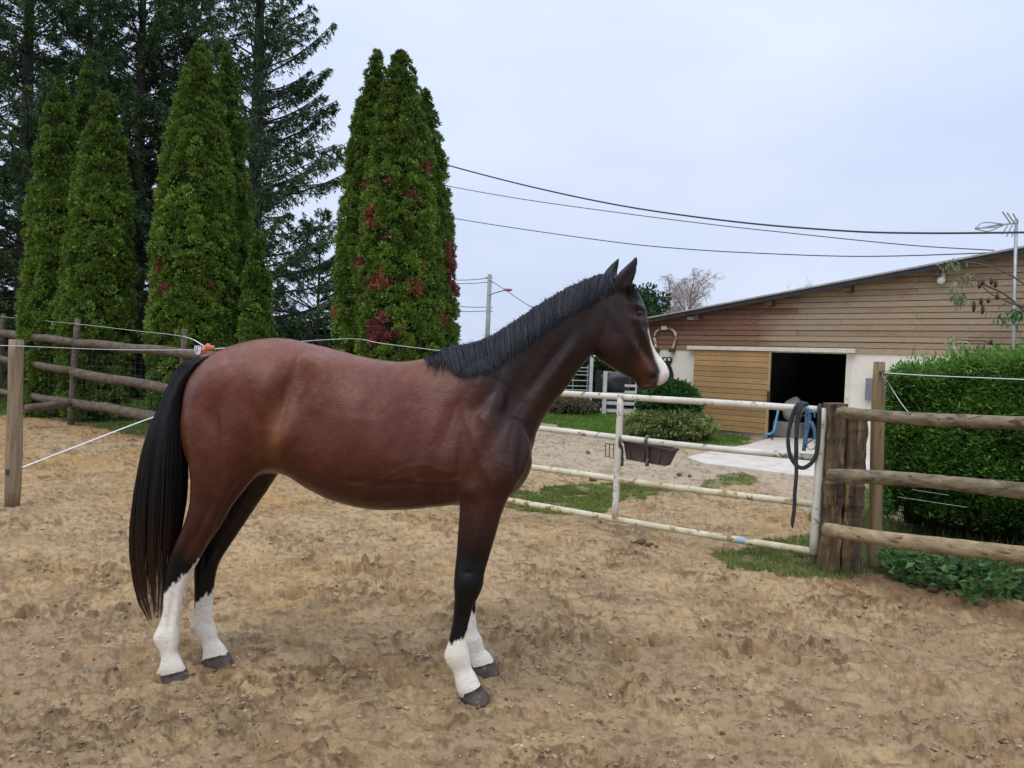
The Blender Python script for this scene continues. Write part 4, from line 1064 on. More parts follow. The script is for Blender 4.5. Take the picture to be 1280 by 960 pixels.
# feed trough hung behind the second rail
tr = thing('feed_trough', gw(805, 583), 'dark brown plastic trough hanging from the gate rail by metal hooks', 'trough')
m_tr = mat('brown_plastic', (.060, .042, .040), (.085, .062, .060), .55, 8, spots=((.12, .10, .095), 20, .6))
bk = -GNn
T0, T1 = gw(777, 552.5), gw(836, 564); Q0, Q1 = gw(779, 575), gw(828, 583.5)
ux = unit(T1 - T0); dep = .17
O = [T0 + bk * .04, T1 + bk * .04, T1 + bk * (.04 + dep), T0 + bk * (.04 + dep), Q0 + bk * .06, Q1 + bk * .06, Q1 + bk * (.04 + dep * .8), Q0 + bk * (.04 + dep * .8)]
ctr = sum(O) / 8
I = [c + (ctr - c) * np.array([.06, .06, 0]) for c in O]; I = [i_ + (0, 0, .0 if k_ < 4 else .015) for k_, i_ in enumerate(I)]
Vv = np.array(O + I); Ff = [(4, 5, 1, 0), (5, 6, 2, 1), (6, 7, 3, 2), (7, 4, 0, 3), (7, 6, 5, 4), (8, 9, 13, 12), (9, 10, 14, 13), (10, 11, 15, 14), (11, 8, 12, 15), (12, 13, 14, 15), (0, 1, 9, 8), (1, 2, 10, 9), (2, 3, 11, 10), (3, 0, 8, 11)]
mk('tub', Vv, Ff, m_tr, tr)
rimP = [O[0], O[1], O[2], O[3], O[0]]
rb = MB()
for a_, b_ in zip(rimP[:-1], rimP[1:]): rb.add(*box((a_ + b_) / 2, np.linalg.norm(b_ - a_) + .012, .016, .02, (unit(b_ - a_), unit(np.cross((0, 0, 1), unit(b_ - a_))), np.cross(unit(b_ - a_), unit(np.cross((0, 0, 1), unit(b_ - a_)))))))
mk('rim', *rb.get(), m_tr, tr)
for k_ in (.1, .45, .8):
    a_ = T0 + (T1 - T0) * k_; b_ = Q0 + (Q1 - Q0) * k_
    mk('rib', *box((a_ + b_) / 2 + bk * .045, .02, .012, np.linalg.norm(a_ - b_) * .9, (ux, GNn, unit(a_ - b_))), m_tr, tr)
iron = mat('grey_iron', (.10, .10, .10), (.18, .175, .165), .55, 20, metal=.5)
for x_ in (809, 777):
    P = [gw(x_ - 2, 583) + bk * .03, gw(x_ - 1, 565) + bk * .028, gw(x_ - .3, 553) + GNn * .038, gw(x_, 546.5) + bk * .0, gw(x_ + 1, 553) + bk * .05]
    Vt, Ft = tube(smooth_path(P, 4), .012, 6, 0, 1.8); mk('hook', Vt, Ft, iron, tr, smooth=True)
for zz in (0, 1):
    P = [gw(757, 554 + 16 * zz), gw(768, 556 + 17 * zz), gw(776, 557 + 17 * zz)]
    Vt, Ft = tube(smooth_path(P, 3), .005, 5); mk('wire_bracket', Vt, Ft, iron, tr)
for x_ in (757, 762, 767):
    Vt, Ft = tube([gw(x_, 554), gw(x_ - .5, 571)], .005, 5); mk('wire_bracket', Vt, Ft, iron, tr)

# lead rope looped over the gate end, blue halter
m_rope = mat('black_rope', (.022, .022, .024), (.045, .045, .048), .8, 80, bump=.004, bscale=90)
rp = thing('lead_rope', gw(1004, 585), 'thick black lead rope looped over the gate end', 'rope')
def rope(pts, r, offs, name='loop', taper=False):
    P = [gw(x, y) + GNn * o_ for (x, y), o_ in zip(pts, offs)]; S = smooth_path(P, 7)
    rr = np.full(len(S), r)
    if taper: rr[-6:] *= np.linspace(1, .35, 6)
    Vt, Ft = tube(S, rr, 8); return mk(name, Vt, Ft, m_rope, rp, smooth=True)
rope([(1003, 510), (1004, 504), (999, 506), (992, 522), (987.5, 545), (989, 565), (995, 578), (1004, 584), (1014, 580), (1022, 568), (1025, 545), (1026, 520), (1025.5, 507), (1024, 512)], .0155, [-.05, .0, .05] + [.055] * 9 + [.02, -.05])
rope([(1004, 507), (1006, 504), (1001, 507), (999, 530), (998, 560), (998.5, 590), (996.5, 615), (996, 633), (994, 648), (993.5, 658)], .015, [-.04, .03] + [.075] * 8, 'hanging_end', True)
rope([(1008, 508), (1009, 504.5), (1005, 508), (1002, 525), (1000, 550), (1000, 566)], .013, [-.04, .03] + [.10] * 4, 'hanging_end')
ha = thing('halter', gw(1014, 560), 'blue halter with metal ring hanging on the gate beside the rope', 'halter')
m_blue = mat('blue_webbing', (.05, .12, .20), (.10, .20, .30), .7, 30)
for pts in ([(1011, 510), (1010, 525), (1009, 545), (1008, 558)], [(1014, 511), (1013, 530), (1009, 545), (1006.5, 563)], [(1008, 556), (1014, 551), (1022, 546), (1024, 548)], [(1012, 532), (1016, 528), (1020, 538), (1021, 548)], [(1006, 520), (1012, 516), (1019, 515), (1020, 522)]):
    S = smooth_path([gw(x, y) + GNn * .045 for x, y in pts], 5); Vt, Ft = tube(S, .016, 6, 0, .45); mk('strap', Vt, Ft, m_blue, ha, smooth=True)
an = np.linspace(0, 2 * np.pi, 17); Vt, Ft = tube([gw(1016 + 5.5 * math.cos(q_), 555 + 6 * math.sin(q_)) + GNn * .05 for q_ in an], .007, 6, cap=False); mk('ring', Vt, Ft, mat('bright_metal', (.5, .5, .48), (.6, .6, .58), .35, 8, metal=.8), ha, smooth=True)

# ================================================================== SLEEPER GATE POST
m_slp = mat('tarred_sleeper', (.036, .024, .014), (.150, .098, .048), .85, 2.2, bump=.012, bscale=9, stretch=(7, 7, .8), spots=((.24, .155, .072), 3.0, .54), detail=10)
sp = thing('sleeper_post', G(1052, 718), 'broad dark post of two upright railway sleepers beside the gate end', 'post')
SD = 5.72
UPR = unit(np.array([_u[0] * 0 + .022, 0, 1.0]))
def sleeper(x0b, x1b, yb, x0t, x1t, yt, Y, dp=.20, n_=26, name='timber', par=sp):
    a0, a1, t0, t1 = W(x0b, yb, Y), W(x1b, yb, Y), W(x0t, yt, Y), W(x1t, yt, Y)
    V = []; 
    for k in range(n_ + 1):
        t = k / n_; l_ = a0 + (t0 - a0) * t; r_ = a1 + (t1 - a1) * t
        e = [random.uniform(-.006, .006) for _ in range(8)]
        gr = .035 if k in (15, ) else (.012 if k in (9, 10) else 0)
        e[1] += gr; e[3] += gr; e[0] += gr * .4; e[2] -= gr * .4
        l_ = l_ + np.array([e[0], e[1], 0]); r_ = r_ + np.array([e[2], e[3], 0]); bk_ = np.array([.02, dp, 0])
        c = .012
        V += [l_ + (c, 0, 0), r_ - (c, 0, 0), r_ + (0, c, 0), r_ + bk_ - (0, c, 0), r_ + bk_ - (c, 0, 0), l_ + bk_ + (c, 0, 0), l_ + bk_ - (0, c, 0), l_ + (0, c, 0)]
    F = [(q * 8 + p, q * 8 + (p + 1) % 8, (q + 1) * 8 + (p + 1) % 8, (q + 1) * 8 + p) for q in range(n_) for p in range(8)]
    F += [tuple(range(8))[::-1], tuple(n_ * 8 + p for p in range(8))]
    return mk(name, V, F, m_slp, par)
sleeper(1025, 1051, 720, 1038, 1060.5, 505, SD)
sleeper(1052.5, 1077, 719, 1062, 1086.5, 513, SD + .01)
# saw cut and bolt holes
for (x, y) in ((1050.5, 619.5), (1063.5, 620.5)):
    c_ = W(x, y, SD - .002); Vb, Fb = ball(c_, .012, .006, .012, 10, 6); mk('bolt_hole', Vb, Fb, bpy.data.materials['black_paint'], sp)

# ================================================================== RIGHT RAIL FENCE
m_log = mat('weathered_log', (.130, .098, .055), (.29, .232, .140), .85, 3, bump=.006, bscale=20, stretch=(3, 3, 9), spots=((.085, .060, .042), 3.5, .54), detail=8)
m_log2 = mat('pale_log', (.27, .195, .098), (.44, .345, .200), .85, 3, bump=.006, bscale=20, stretch=(3, 3, 9), spots=((.13, .085, .05), 3.5, .56), detail=8)
rf = thing('rail_fence', G(1090, 720), 'rustic fence of three round rails right of the sleeper post', 'fence')
def frail(pa, Ya, pb, Yb, r0, r1, m, ext=1.15):
    a, b = W(*pa, Ya), W(*pb, Yb); b = a + (b - a) * ext
    Vt, Ft = log(a, b, r0, r1, 14, 18, .03); return mk('rail', Vt, Ft, m, rf, smooth=True)
frail((1048, 515), 5.62, (1280, 530), 4.65, .045, .043, m_log)
frail((1037, 593.5), 5.60, (1280, 613), 4.62, .048, .050, m_log)
frail((1031, 661), 5.58, (1280, 695), 4.60, .052, .052, m_log2)
Vt, Ft = log(W(1091, 722, 5.92), W(1100, 453, 5.92), .052, .046, 12, 12, .02); mk('post', Vt, Ft, mat('pine_post', (.19, .13, .065), (.28, .20, .105), .8, 3, bump=.004, bscale=20, stretch=(8, 8, .7), spots=((.12, .08, .045), 4, .58)), rf, smooth=True)
px_ = W(1300, 720, 4.62); Vt, Ft = log(G(1306, 850) * np.array([1, 1, 0]) + (0, .0, -.1), G(1306, 850) * np.array([1, 1, 0]) + (.02, 0, 1.5), .05, .046); mk('post', Vt, Ft, bpy.data.materials['pine_post'], rf, smooth=True)
pI = W(1102.5, 466, 5.86)
Vb, Fb = ball(pI, .022, .022, .022, 10, 8); mk('insulator', Vb, Fb, bpy.data.materials['dark_iron'], rf, smooth=True)
m_tape = mat('white_tape', (.66, .68, .66), (.78, .79, .77), .6, 30)
def tape(name, P, wdt, label, cat='tape', group=None, k=6, m=None):
    S = smooth_path(P, k); Vt, Ft = tube(S, wdt, 6, 0, .25)
    # flat ribbon standing on edge
    o_ = mk(name, Vt, Ft, m or m_tape, loc=S[0], smooth=True); return tag(o_, label, cat, group)
tape('electric_tape', [pI + (.01, -.03, 0), W(1160, 469.5, 5.5), W(1280, 474.5, 4.65), W(1340, 477, 4.3)], .016, 'white fence tape stretched from the tall post across the hedge')
lp = [pI + (.0, -.03, 0) + np.array([.02 * math.sin(q_) + .01 * q_ / 6, 0, -.02 - .02 * math.cos(q_)]) for q_ in np.linspace(0, 6.3, 9)] + [W(1115, 486, 5.8), W(1128, 506, 5.7), W(1140, 519, 5.62), W(1154, 527, 5.55)]
tape('loose_cord', lp, .0035, 'thin loose white cord curling down from the insulator', 'cord', m=m_tape)
for (a_, b_) in (((1140, 612), (1186, 619)), ((1122, 621), (1208, 634))):
    tape('fence_wire', [W(*a_, 5.5), W(*b_, 5.2)], .003, ('upper' if a_[0] == 1140 else 'lower') + ' of two short pale wires below the middle rail', 'wire')

# ================================================================== LEFT FENCE
m_old = mat('grey_log', (.085, .062, .042), (.17, .125, .085), .85, 2, bump=.005, bscale=15, stretch=(3, 3, 8), spots=((.05, .045, .03), 3, .56), detail=8)
lf = thing('paddock_fence', G(89, 528), 'old dark fence of round rails under the conifers', 'fence')
def lrail(pa, Ya, pb, Yb, r, m=m_old, ext=1.0):
    a, b = W(*pa, Ya), W(*pb, Yb); b = a + (b - a) * ext
    Vt, Ft = log(a, b, r, r * .95, 10, 12, .03); mk('rail', Vt, Ft, m, lf, smooth=True)
def lpost(pb, pt_, Y, r):
    Vt, Ft = log(W(*pb, Y), W(*pt_, Y), r, r * .9, 10, 8, .03); mk('post', Vt, Ft, m_old, lf, smooth=True)
lpost((88.5, 531), (97, 398), 14.2, .062); lpost((-4, 512), (5, 392), 17.0, .06); lpost((222, 560), (231, 412), 12.0, .055); lpost((420, 560), (428, 436), 11.0, .05)
lrail((-60, 410), 18.5, (94, 427.5), 14.1, .085); lrail((94, 428), 14.1, (243, 442.5), 11.8, .078, ext=1.9)
lrail((-60, 438), 18.5, (92, 464), 14.1, .075); lrail((92, 466), 14.1, (228, 488), 12.0, .085, ext=1.9)
lrail((-60, 480), 18.5, (90, 503), 14.1, .07); lrail((90, 503), 14.1, (226, 526), 12.0, .09, ext=1.9); lrail((34, 511), 13.2, (88, 503), 14.0, .075)
# wire netting behind the rails
wm = MB()
a_, b_ = W(20, 440, 15.9), W(232, 450, 12.15); 
for q in range(13):
    z_ = 0.05 + q * .105
    wm.add(*tube([np.array([a_[0], a_[1], z_]), np.array([b_[0], b_[1], z_])], .0011, 3))
for q in range(34):
    p = a_ + (b_ - a_) * q / 33; wm.add(*tube([np.array([p[0], p[1], .05]), np.array([p[0], p[1], 1.33])], .0011, 3))
nt_ = mk('wire_netting', *wm.get(), mat('galvanised', (.22, .23, .23), (.3, .31, .31), .5, 10, metal=.4), lf); nt_['kind'] = 'stuff'
# front post and tapes
fp = thing('corner_post', G(15, 632), 'single bare wooden post standing in front of the dark fence', 'post')
Vt, Ft = log(W(14.5, 634, 7.0), W(21.5, 424, 7.0), .068, .060, 14, 10, .02); mk('shaft', Vt, Ft, mat('bare_post', (.20, .14, .085), (.32, .24, .15), .85, 3, bump=.005, bscale=25, stretch=(9, 9, .8), spots=((.15, .10, .06), 5, .60)), fp, smooth=True)
c_ = W(10, 590, 6.95); mk('clip', *box(c_, .03, .03, .05), bpy.data.materials['dark_iron'], fp)
GT = 'white electric fence tapes on the left'
H0 = W(250, 437.5, 9.2)
tape('electric_tape', [W(-70, 430, 6.7), W(21, 432.5, 6.92), W(140, 437, 8.0), H0], .014, 'white tape running from the front post to the orange handle', group=GT)
tape('electric_tape', [W(-30, 394, 17.2), W(5, 396, 16.9), W(56, 401, 15.2), W(97, 405, 14.05), W(170, 413.5, 12.9), W(231, 421, 11.9), H0 + (.08, .05, .02)], .013, 'upper thin white tape along the tops of the dark fence posts', group=GT)
tape('electric_tape', [W(28, 584, 6.9), W(90, 560, 7.6), W(190, 522, 9.2), W(260, 500, 10.5)], .016, 'low slanting white tape running behind the tail', group=GT)
tape('electric_tape', [H0 + (.05, .0, .0), W(300, 433, 10), W(380, 426.5, 11.5), W(433, 423.5, 12.5), W(454, 424.5, 12.6), W(476, 429, 12.4), W(544, 437.5, 11.5), W(620, 446, 10.5)], .017, 'white tape running behind the horse toward its withers', group=GT)
gh = thing('gate_handle', H0, 'orange electric gate handle with knotted white cord above the tail', 'handle')
Vt, Ft = tube(smooth_path([W(251, 438, 9.2), W(255, 437, 9.2), W(259, 434, 9.2), W(264, 435, 9.2), W(268, 434, 9.2)], 3), [.03, .03, .035, .045, .03, .03, .045, .05, .03, .03, .02, .03, .02][:13], 8); mk('grip', Vt, Ft, mat('orange_plastic', (.55, .12, .06), (.65, .25, .16), .5, 30), gh, smooth=True)
for q in range(4):
    c_ = [(244 + 2 * q, 432), (243.5 + q * 2.4, 438), (246 + q, 443), (250, 434 + q * 2)]
    Vt, Ft = tube(smooth_path([W(x, y, 9.15) for x, y in c_], 3), .007, 5); mk('cord', Vt, Ft, m_tape, gh)

# ================================================================== VEGETATION
m_bark = mat('bark', (.028, .024, .020), (.055, .046, .038), .9, 6, bump=.015, bscale=12, stretch=(3, 3, .6))
m_core = mat('inner_foliage', (.010, .020, .006), (.020, .036, .010), .95, 14, spec=.05)
m_leafd = leaf_mat('conifer_leaf', .6, .15, .25)
def core_mesh(cx, cy, prof, H, seed, shrink=.78):
    g = np.random.default_rng(seed); nz_, na_ = 26, 18
    V = []; 
    for i_ in range(nz_ + 1):
        t = i_ / nz_
        for j_ in range(na_):
            a = 2 * math.pi * j_ / na_
            r = max(.01, prof(t) * shrink * (1 + .10 * math.sin(3 * a + t * 9 + seed) + g.uniform(-.05, .05)))
            V.append((cx + r * math.cos(a), cy + r * math.sin(a), .02 + t * H * .985))
    F = [(q * na_ + p, q * na_ + (p + 1) % na_, (q + 1) * na_ + (p + 1) % na_, (q + 1) * na_ + p) for q in range(nz_) for p in range(na_)]
    return V, F + [tuple(range(na_))[::-1], tuple(nz_ * na_ + p for p in range(na_))]
def thuja(pxb, Y, pxt, pyt, rpx, label, seed, nclump=900, red=(), warm=0.5, shoulder=.62):
    """columnar thuja: base at pixel column pxb, tip at (pxt, pyt), half width rpx pixels, distance Y"""
    g = np.random.default_rng(seed)
    tip = W(pxt, pyt, Y); b_ = W(pxb, 470, Y); cx, cy = b_[0], Y; H = tip[2]; Rr = rpx / FPX * Y
    lean = (tip[0] - cx)
    def prof(t): return Rr * (min(1.0, .86 + .5 * t) if t < .28 else 1.0) * .96 * (max(0.0, 1 - max(0, (t - .08) / .92) ** 2.5)) ** .74 + .012
    o_ = thing('thuja_tree', (cx, cy, 0), label, 'conifer', 'columnar conifers')
    Vt, Ft = tube(smooth_path([(cx, cy, -.1), (cx + lean * .4, cy, H * .4), (cx + lean, cy, H * .93)], 5), np.linspace(.13, .02, 11), 8)
    mk('trunk', Vt, Ft, m_bark, o_, smooth=True)
    V, F = core_mesh(cx, cy, prof, H, seed); V = np.array(V); V[:, 0] += lean * V[:, 2] / H
    cw = mk('crown', V, F, m_core, o_, smooth=True)
    # clumps of flat sprays over the surface
    nclump = int(nclump * .85); t = g.random(nclump * 2); keep = g.random(nclump * 2) < np.array([prof(q) for q in t]) / (Rr * 1.05) + .06; t = t[keep][:nclump]; n_ = len(t)
    a = g.uniform(0, 2 * np.pi, n_ * 3); a = a[(np.sin(a) < .35) | (g.random(n_ * 3) < .22)][:n_]
    pr_ = np.array([prof(q) for q in t])
    bump = fbm(a * 2.2 + seed * 3.1, t * H * 1.3, 3)
    r = pr_ * (.93 + .14 * bump) + np.clip(g.normal(0, .045, n_), -.10, .06)
    c = np.c_[cx + lean * t + r * np.cos(a), cy + r * np.sin(a), t * H]
    outv = np.c_[np.cos(a), np.sin(a), np.zeros(n_)]
    cdir = unit(outv * .8 + np.array([0, 0, 1.0]) * g.uniform(.2, 1.1, (n_, 1)) + g.normal(0, .25, (n_, 3)))
    ns = 64
    dome = unit(np.repeat(cdir, ns, 0) * .85 + g.normal(0, .62, (n_ * ns, 3))); d = unit(dome + np.array([0, 0, .35]) + g.normal(0, .30, (n_ * ns, 3)))
    crad = np.repeat(g.uniform(.06, .125, n_) * np.clip(.35 + 1.0 * pr_ / Rr, .4, 1), ns) * g.uniform(.55, 1.0, n_ * ns); base = np.repeat(c - outv * .07, ns, 0) + dome * crad[:, None]
    ln_ = g.uniform(.04, .085, n_ * ns) * np.repeat(g.uniform(.75, 1.25, n_), ns)
    V, F = tris(base, d, ln_, ln_ * g.uniform(.34, .55, n_ * ns), rand_side(d), .5)
    ctn = g.random(n_)[:, None] ** 1.3 * .65 + .35 * np.clip(.5 + 1.2 * bump[:, None], 0, 1)
    lo_ = np.array([.048, .096, .013]); hi_ = np.array([.275, .415, .065]) * (1 - .3 * (1 - warm)) + np.array([0, .02, .01]) * (1 - warm)
    cc = lo_ + (hi_ - lo_) * ctn
    cc = cc * (1 - .35 * (t[:, None] > .55) * sst(.55, 1, t)[:, None])
    cx_, cy_ = proj(c)
    for (rx, ry, rw, rh, kind) in red:
        w_ = (np.exp(-((cx_ - rx) / rw) ** 2 - ((cy_ - ry) / rh) ** 2) + .25 * fbm(cx_ / 5, cy_ / 5, 2) > .42) & (c[:, 1] < cy + .1)
        cc[w_] = (np.array([.36, .125, .075]) if kind == 0 else np.array([.27, .090, .080])) * g.uniform(.5, 1.5, (w_.sum(), 1))
    ct = np.repeat(cc, ns, 0) * g.uniform(.6, 1.45, (n_ * ns, 1))
    ct = np.repeat(np.clip(ct, .004, .6), 3, 0).reshape(-1, 3, 3)
    mk('foliage', V, F, m_leafd, o_, tint=ct.reshape(-1, 3))['kind'] = 'stuff'
    return o_
thuja(66, 15.8, 77, 93, 39, 'left columnar conifer of the far left group, the bluntest tip', 21, 1500)
thuja(112, 16.4, 112, 77, 40, 'middle columnar conifer of the far left group, mostly hidden', 22, 1300)
thuja(118, 15.2, 134, 106, 44, 'right columnar conifer of the far left group, broad at the base', 23, 1700)
RED2 = [(203, 365, 7, 9, 1), (200, 335, 5, 6, 1), (262, 360, 4, 4, 1)]
thuja(240, 15.2, 252, 46, 56, 'tallest columnar conifer of the middle pair with a small red patch', 24, 2300, RED2, .7)
thuja(282, 15.9, 283, 58, 38, 'slimmer darker columnar conifer just right of the tall one', 25, 1500, (), .2)
thuja(319, 15.0, 323, 292, 22, 'short small conifer at the right foot of the middle pair', 26, 500, (), .3)
RED3 = [(475, 355, 20, 12, 0), (478, 415, 20, 22, 1), (518, 362, 6, 14, 0), (568, 350, 8, 26, 1), (563, 320, 6, 14, 1), (482, 232, 10, 6, 1), (463, 275, 6, 12, 0), (512, 245, 6, 5, 1), (485, 298, 4, 8, 1), (535, 210, 6, 5, 1), (419, 395, 4, 12, 0), (553, 400, 5, 10, 0), (500, 300, 4, 4, 1), (530, 330, 5, 5, 0), (450, 330, 4, 6, 1), (495, 180, 4, 4, 0), (545, 270, 4, 6, 1), (500, 420, 6, 8, 1), (455, 230, 3, 5, 0), (516, 275, 4, 5, 1)]
thuja(462, 15.4, 471, 64, 48, 'left stem of the big three-topped conifer clump', 27, 2000, RED3, .5)
thuja(503, 14.6, 501, 61, 56, 'central tallest stem of the big conifer clump with rusty dead patches', 28, 2400, RED3, .5)
thuja(537, 15.3, 532, 112, 40, 'right lower stem of the big conifer clump beside the sky', 29, 1700, RED3, .3)

def spruce(px, Y, H, L0, label, seed, zmin=.8, blue=.3, dens=1.0, lean=0.0):
    g = np.random.default_rng(seed)
    b_ = W(px, 470, Y); cx, cy = b_[0], Y
    o_ = thing('spruce_tree', (cx, cy, 0), label, 'conifer', 'dark spruces behind')
    wood = MB()
    wood.add(*tube(smooth_path([(cx, cy, -.1), (cx + lean * .4, cy, H * .45), (cx + lean, cy, H)], 8), np.linspace(.24, .02, 17) * (H / 15), 8))
    Bs, Ds, Ls, Cs = [], [], [], []
    z = zmin
    while z < H - .3:
        t = z / H; Lz = L0 * (1 - t) ** .85 * (1 - .25 * max(0, .18 - t) / .18) + .15
        nbr = g.integers(4, 7)
        for q in range(nbr):
            a = g.uniform(0, 2 * np.pi); Lb = Lz * g.uniform(.7, 1.15); ks = 9
            s = np.linspace(0, 1, ks)
            dr_ = (.42 if t > .45 else -.30 + 1.6 * t) + g.normal(0, .12); up = .12
            zz = z + Lb * (dr_ * s + (up + .1) * s ** 2.4) + .18 * Lb * (t > .75) * s
            P = np.c_[cx + lean * t + np.cos(a) * Lb * s, cy + np.sin(a) * Lb * s, zz]
            P[:, :2] += (g.normal(0, .03, (ks, 2)) * s[:, None]).cumsum(0)
            if abs(P[0, 0] - CAM[0]) < 1e9: wood.add(*tube(P, np.linspace(.028, .006, ks) * (Lb / 2.5 + .4), 4, cap=False))
            nt_ = int(66 * Lb / 2.5 * dens) + 5
            u_ = np.sqrt(g.uniform(.05, 1, nt_)); idx = u_ * (ks - 1); i0 = np.minimum(idx.astype(int), ks - 2); fr_ = (idx - i0)[:, None]
            pb = P[i0] * (1 - fr_) + P[i0 + 1] * fr_
            side = g.choice([-1, 1], nt_)
            lat = np.array([-np.sin(a), np.cos(a), 0]) * side[:, None]
            tl_ = (.14 + .46 * (1 - u_) ** .6 * Lb / 3) * g.uniform(.6, 1.2, nt_)
            td = unit(lat * .75 + np.array([np.cos(a), np.sin(a), 0]) * .55 + np.array([0, 0, 1.0]) * g.uniform(-1.1, -.05, (nt_, 1)))
            nk = 10
            v_ = g.uniform(0, 1, (nt_, nk)); base = pb[:, None] + td[:, None] * (tl_[:, None, None] * v_[..., None])
            dd = unit(td[:, None] * .8 + g.normal(0, .50, (nt_, nk, 3)) + np.array([0, 0, -.12]))
            Bs.append(base.reshape(-1, 3)); Ds.append(dd.reshape(-1, 3)); Ls.append(g.uniform(.07, .145, nt_ * nk))
            cc = np.array([.030, .058, .022]) + g.random((nt_, 1)) ** 1.5 * np.array([.075, .125, .038 + .02 * blue])
            Cs.append(np.repeat(cc, nk, 0))
        z += g.uniform(.20, .36) * (1.15 if H > 12 else 1)
    B, D, Ln, Cc = np.concatenate(Bs), np.concatenate(Ds), np.concatenate(Ls), np.concatenate(Cs)
    V, F = tris(B, D, Ln, Ln * g.uniform(.26, .42, len(Ln)), rand_side(D), .4)
    tr_ = wood.build('trunk', m_bark, o_, smooth=True); tr_.data.update()
    mk('crown', V, F, m_leafd, o_, tint=np.repeat(Cc * g.uniform(.6, 1.5, (len(Cc), 1)), 3, 0))['kind'] = 'stuff'
spruce(312, 21, 18.0, 3.1, 'dark spruce with a bare visible trunk and branches reaching into the sky', 31, .5, .8, 1.0)
spruce(232, 25, 17, 3.6, 'dark spruce filling the gap behind the middle pair of conifers', 32, .6)
spruce(168, 23, 17, 3.6, 'dark spruce rising between the two left conifer groups', 33, .6, .2, 1.1)
spruce(104, 27, 18, 3.8, 'dark spruce far behind the leftmost conifer group', 34, .6, .1, .9)
spruce(28, 20.5, 17, 3.4, 'dark spruce with thick trunk at the left edge', 35, .6, .1, 1.1)
spruce(-70, 22, 17, 3.8, 'dark spruce standing just beyond the left edge', 36, .6, .1, .8)
spruce(395, 27, 6.5, 3.0, 'low broad spruce between the middle pair and the three-topped clump', 37, .3, .3, .9)

def leaf_cloud(n_, P, Nn, size, wr, lo_, hi_, g, spread=.5, updir=.2, bend=.1, jit=.03, clumps=None, tri=False):
    """leaves on surface points P with normals Nn"""
    d = unit(Nn + g.normal(0, spread, P.shape) + np.array([0, 0, updir]))
    ln_ = g.uniform(*size, len(P))
    V, F = (tris if tri else kites)(P + g.normal(0, jit, P.shape), d, ln_, ln_ * g.uniform(wr * .7, wr * 1.3, len(P)), rand_side(d), *((.4,) if tri else (bend, .45)))
    k = g.random((len(P), 1)) if clumps is None else np.clip(.5 * g.random((len(P), 1)) + clumps[:, None], 0, 1)
    c = (np.array(lo_) + (np.array(hi_) - np.array(lo_)) * k) * g.uniform(.75, 1.3, (len(P), 1))
    return V, F, np.repeat(np.clip(c, .004, .8), 3 if tri else 4, 0)
# ---- clipped hedge on the right
hg = np.random.default_rng(41)
HA = G(1112, 690) + np.array([.12, .35, 0]); HA[2] = 0
HB = HA + unit(np.array([1.0, -.62, 0])) * 5.5; HU = unit(HB - HA); HN = np.array([HU[1], -HU[0], 0]); HL = 5.5
hedge = thing('hedge', HA, 'tall clipped bright green hedge behind the right fence', 'hedge')
def hz_top(s): return 1.50 + .18 * np.minimum(s, 4) + .10 * fbm(s * 2.0, s * 0 + 3, 3)
DPT = 1.5
cm = MB(); ks = 14; ring = []
for i_ in range(ks + 1):
    s = HL * i_ / ks; zt = float(hz_top(np.array([s]))[0]) - .12
    for (n_, z) in ((-.62, .10), (-.12, zt * .62), (-.12, zt + .07), (-DPT, zt + .07), (-DPT, .05), (-.9, .05)): ring.append(HA + HU * (s + (.1 if i_ == 0 else 0)) + HN * n_ + np.array([0, 0, z]))
F = [(q * 6 + p, q * 6 + (p + 1) % 6, (q + 1) * 6 + (p + 1) % 6, (q + 1) * 6 + p) for q in range(ks) for p in range(6)] + [(0, 1, 2, 3, 4, 5), tuple(ks * 6 + p for p in range(6))[::-1]]
mk('branch_mass', ring, F, m_core, hedge)
def hedge_pts(n_):
    s = hg.uniform(0, HL, n_); u_ = hg.random(n_); zt = hz_top(s)
    front = u_ < .62; top = (u_ >= .62) & (u_ < .86); end = u_ >= .86
    z = np.where(front | end, .22 + (zt - .22) * hg.random(n_) ** .8, zt); nn_ = np.where(front, 0, -hg.random(n_) * DPT)
    s = np.where(end, 0, s); zt = hz_top(s); z = np.where(front | end, .22 + (zt - .22) * hg.random(n_) ** .8, zt)
    bl_ = fbm(s * 2.2 + nn_, z * 2.6, 3)
    P = HA + HU * s[:, None] + HN * nn_[:, None] + np.c_[np.zeros(n_), np.zeros(n_), z]
    Nn = np.where(front[:, None], HN, np.where(top[:, None], np.array([0, 0, 1.0]), -HU))
    under = sst(.75, .2, z) * front
    P = P + Nn * (bl_ * .12 + .10 * (hg.random(n_) < .06) * (z > .9 * zt))[:, None] - HN * (under * .35)[:, None]
    return P, Nn, bl_, z, front
P, Nn, bl_, z, fr_ = hedge_pts(150000)
V, F, c = leaf_cloud(0, P, Nn * .6 + HU * -.55 * fr_[:, None], (.03, .075), .34, (.020, .066, .010), (.135, .285, .040), hg, .50, .35, .05, .03, np.clip(.30 + .75 * bl_ + .25 * (z - 1.0), 0, 1), tri=True)
mk('foliage', V, F, M_LEAF, hedge, tint=c)['kind'] = 'stuff'
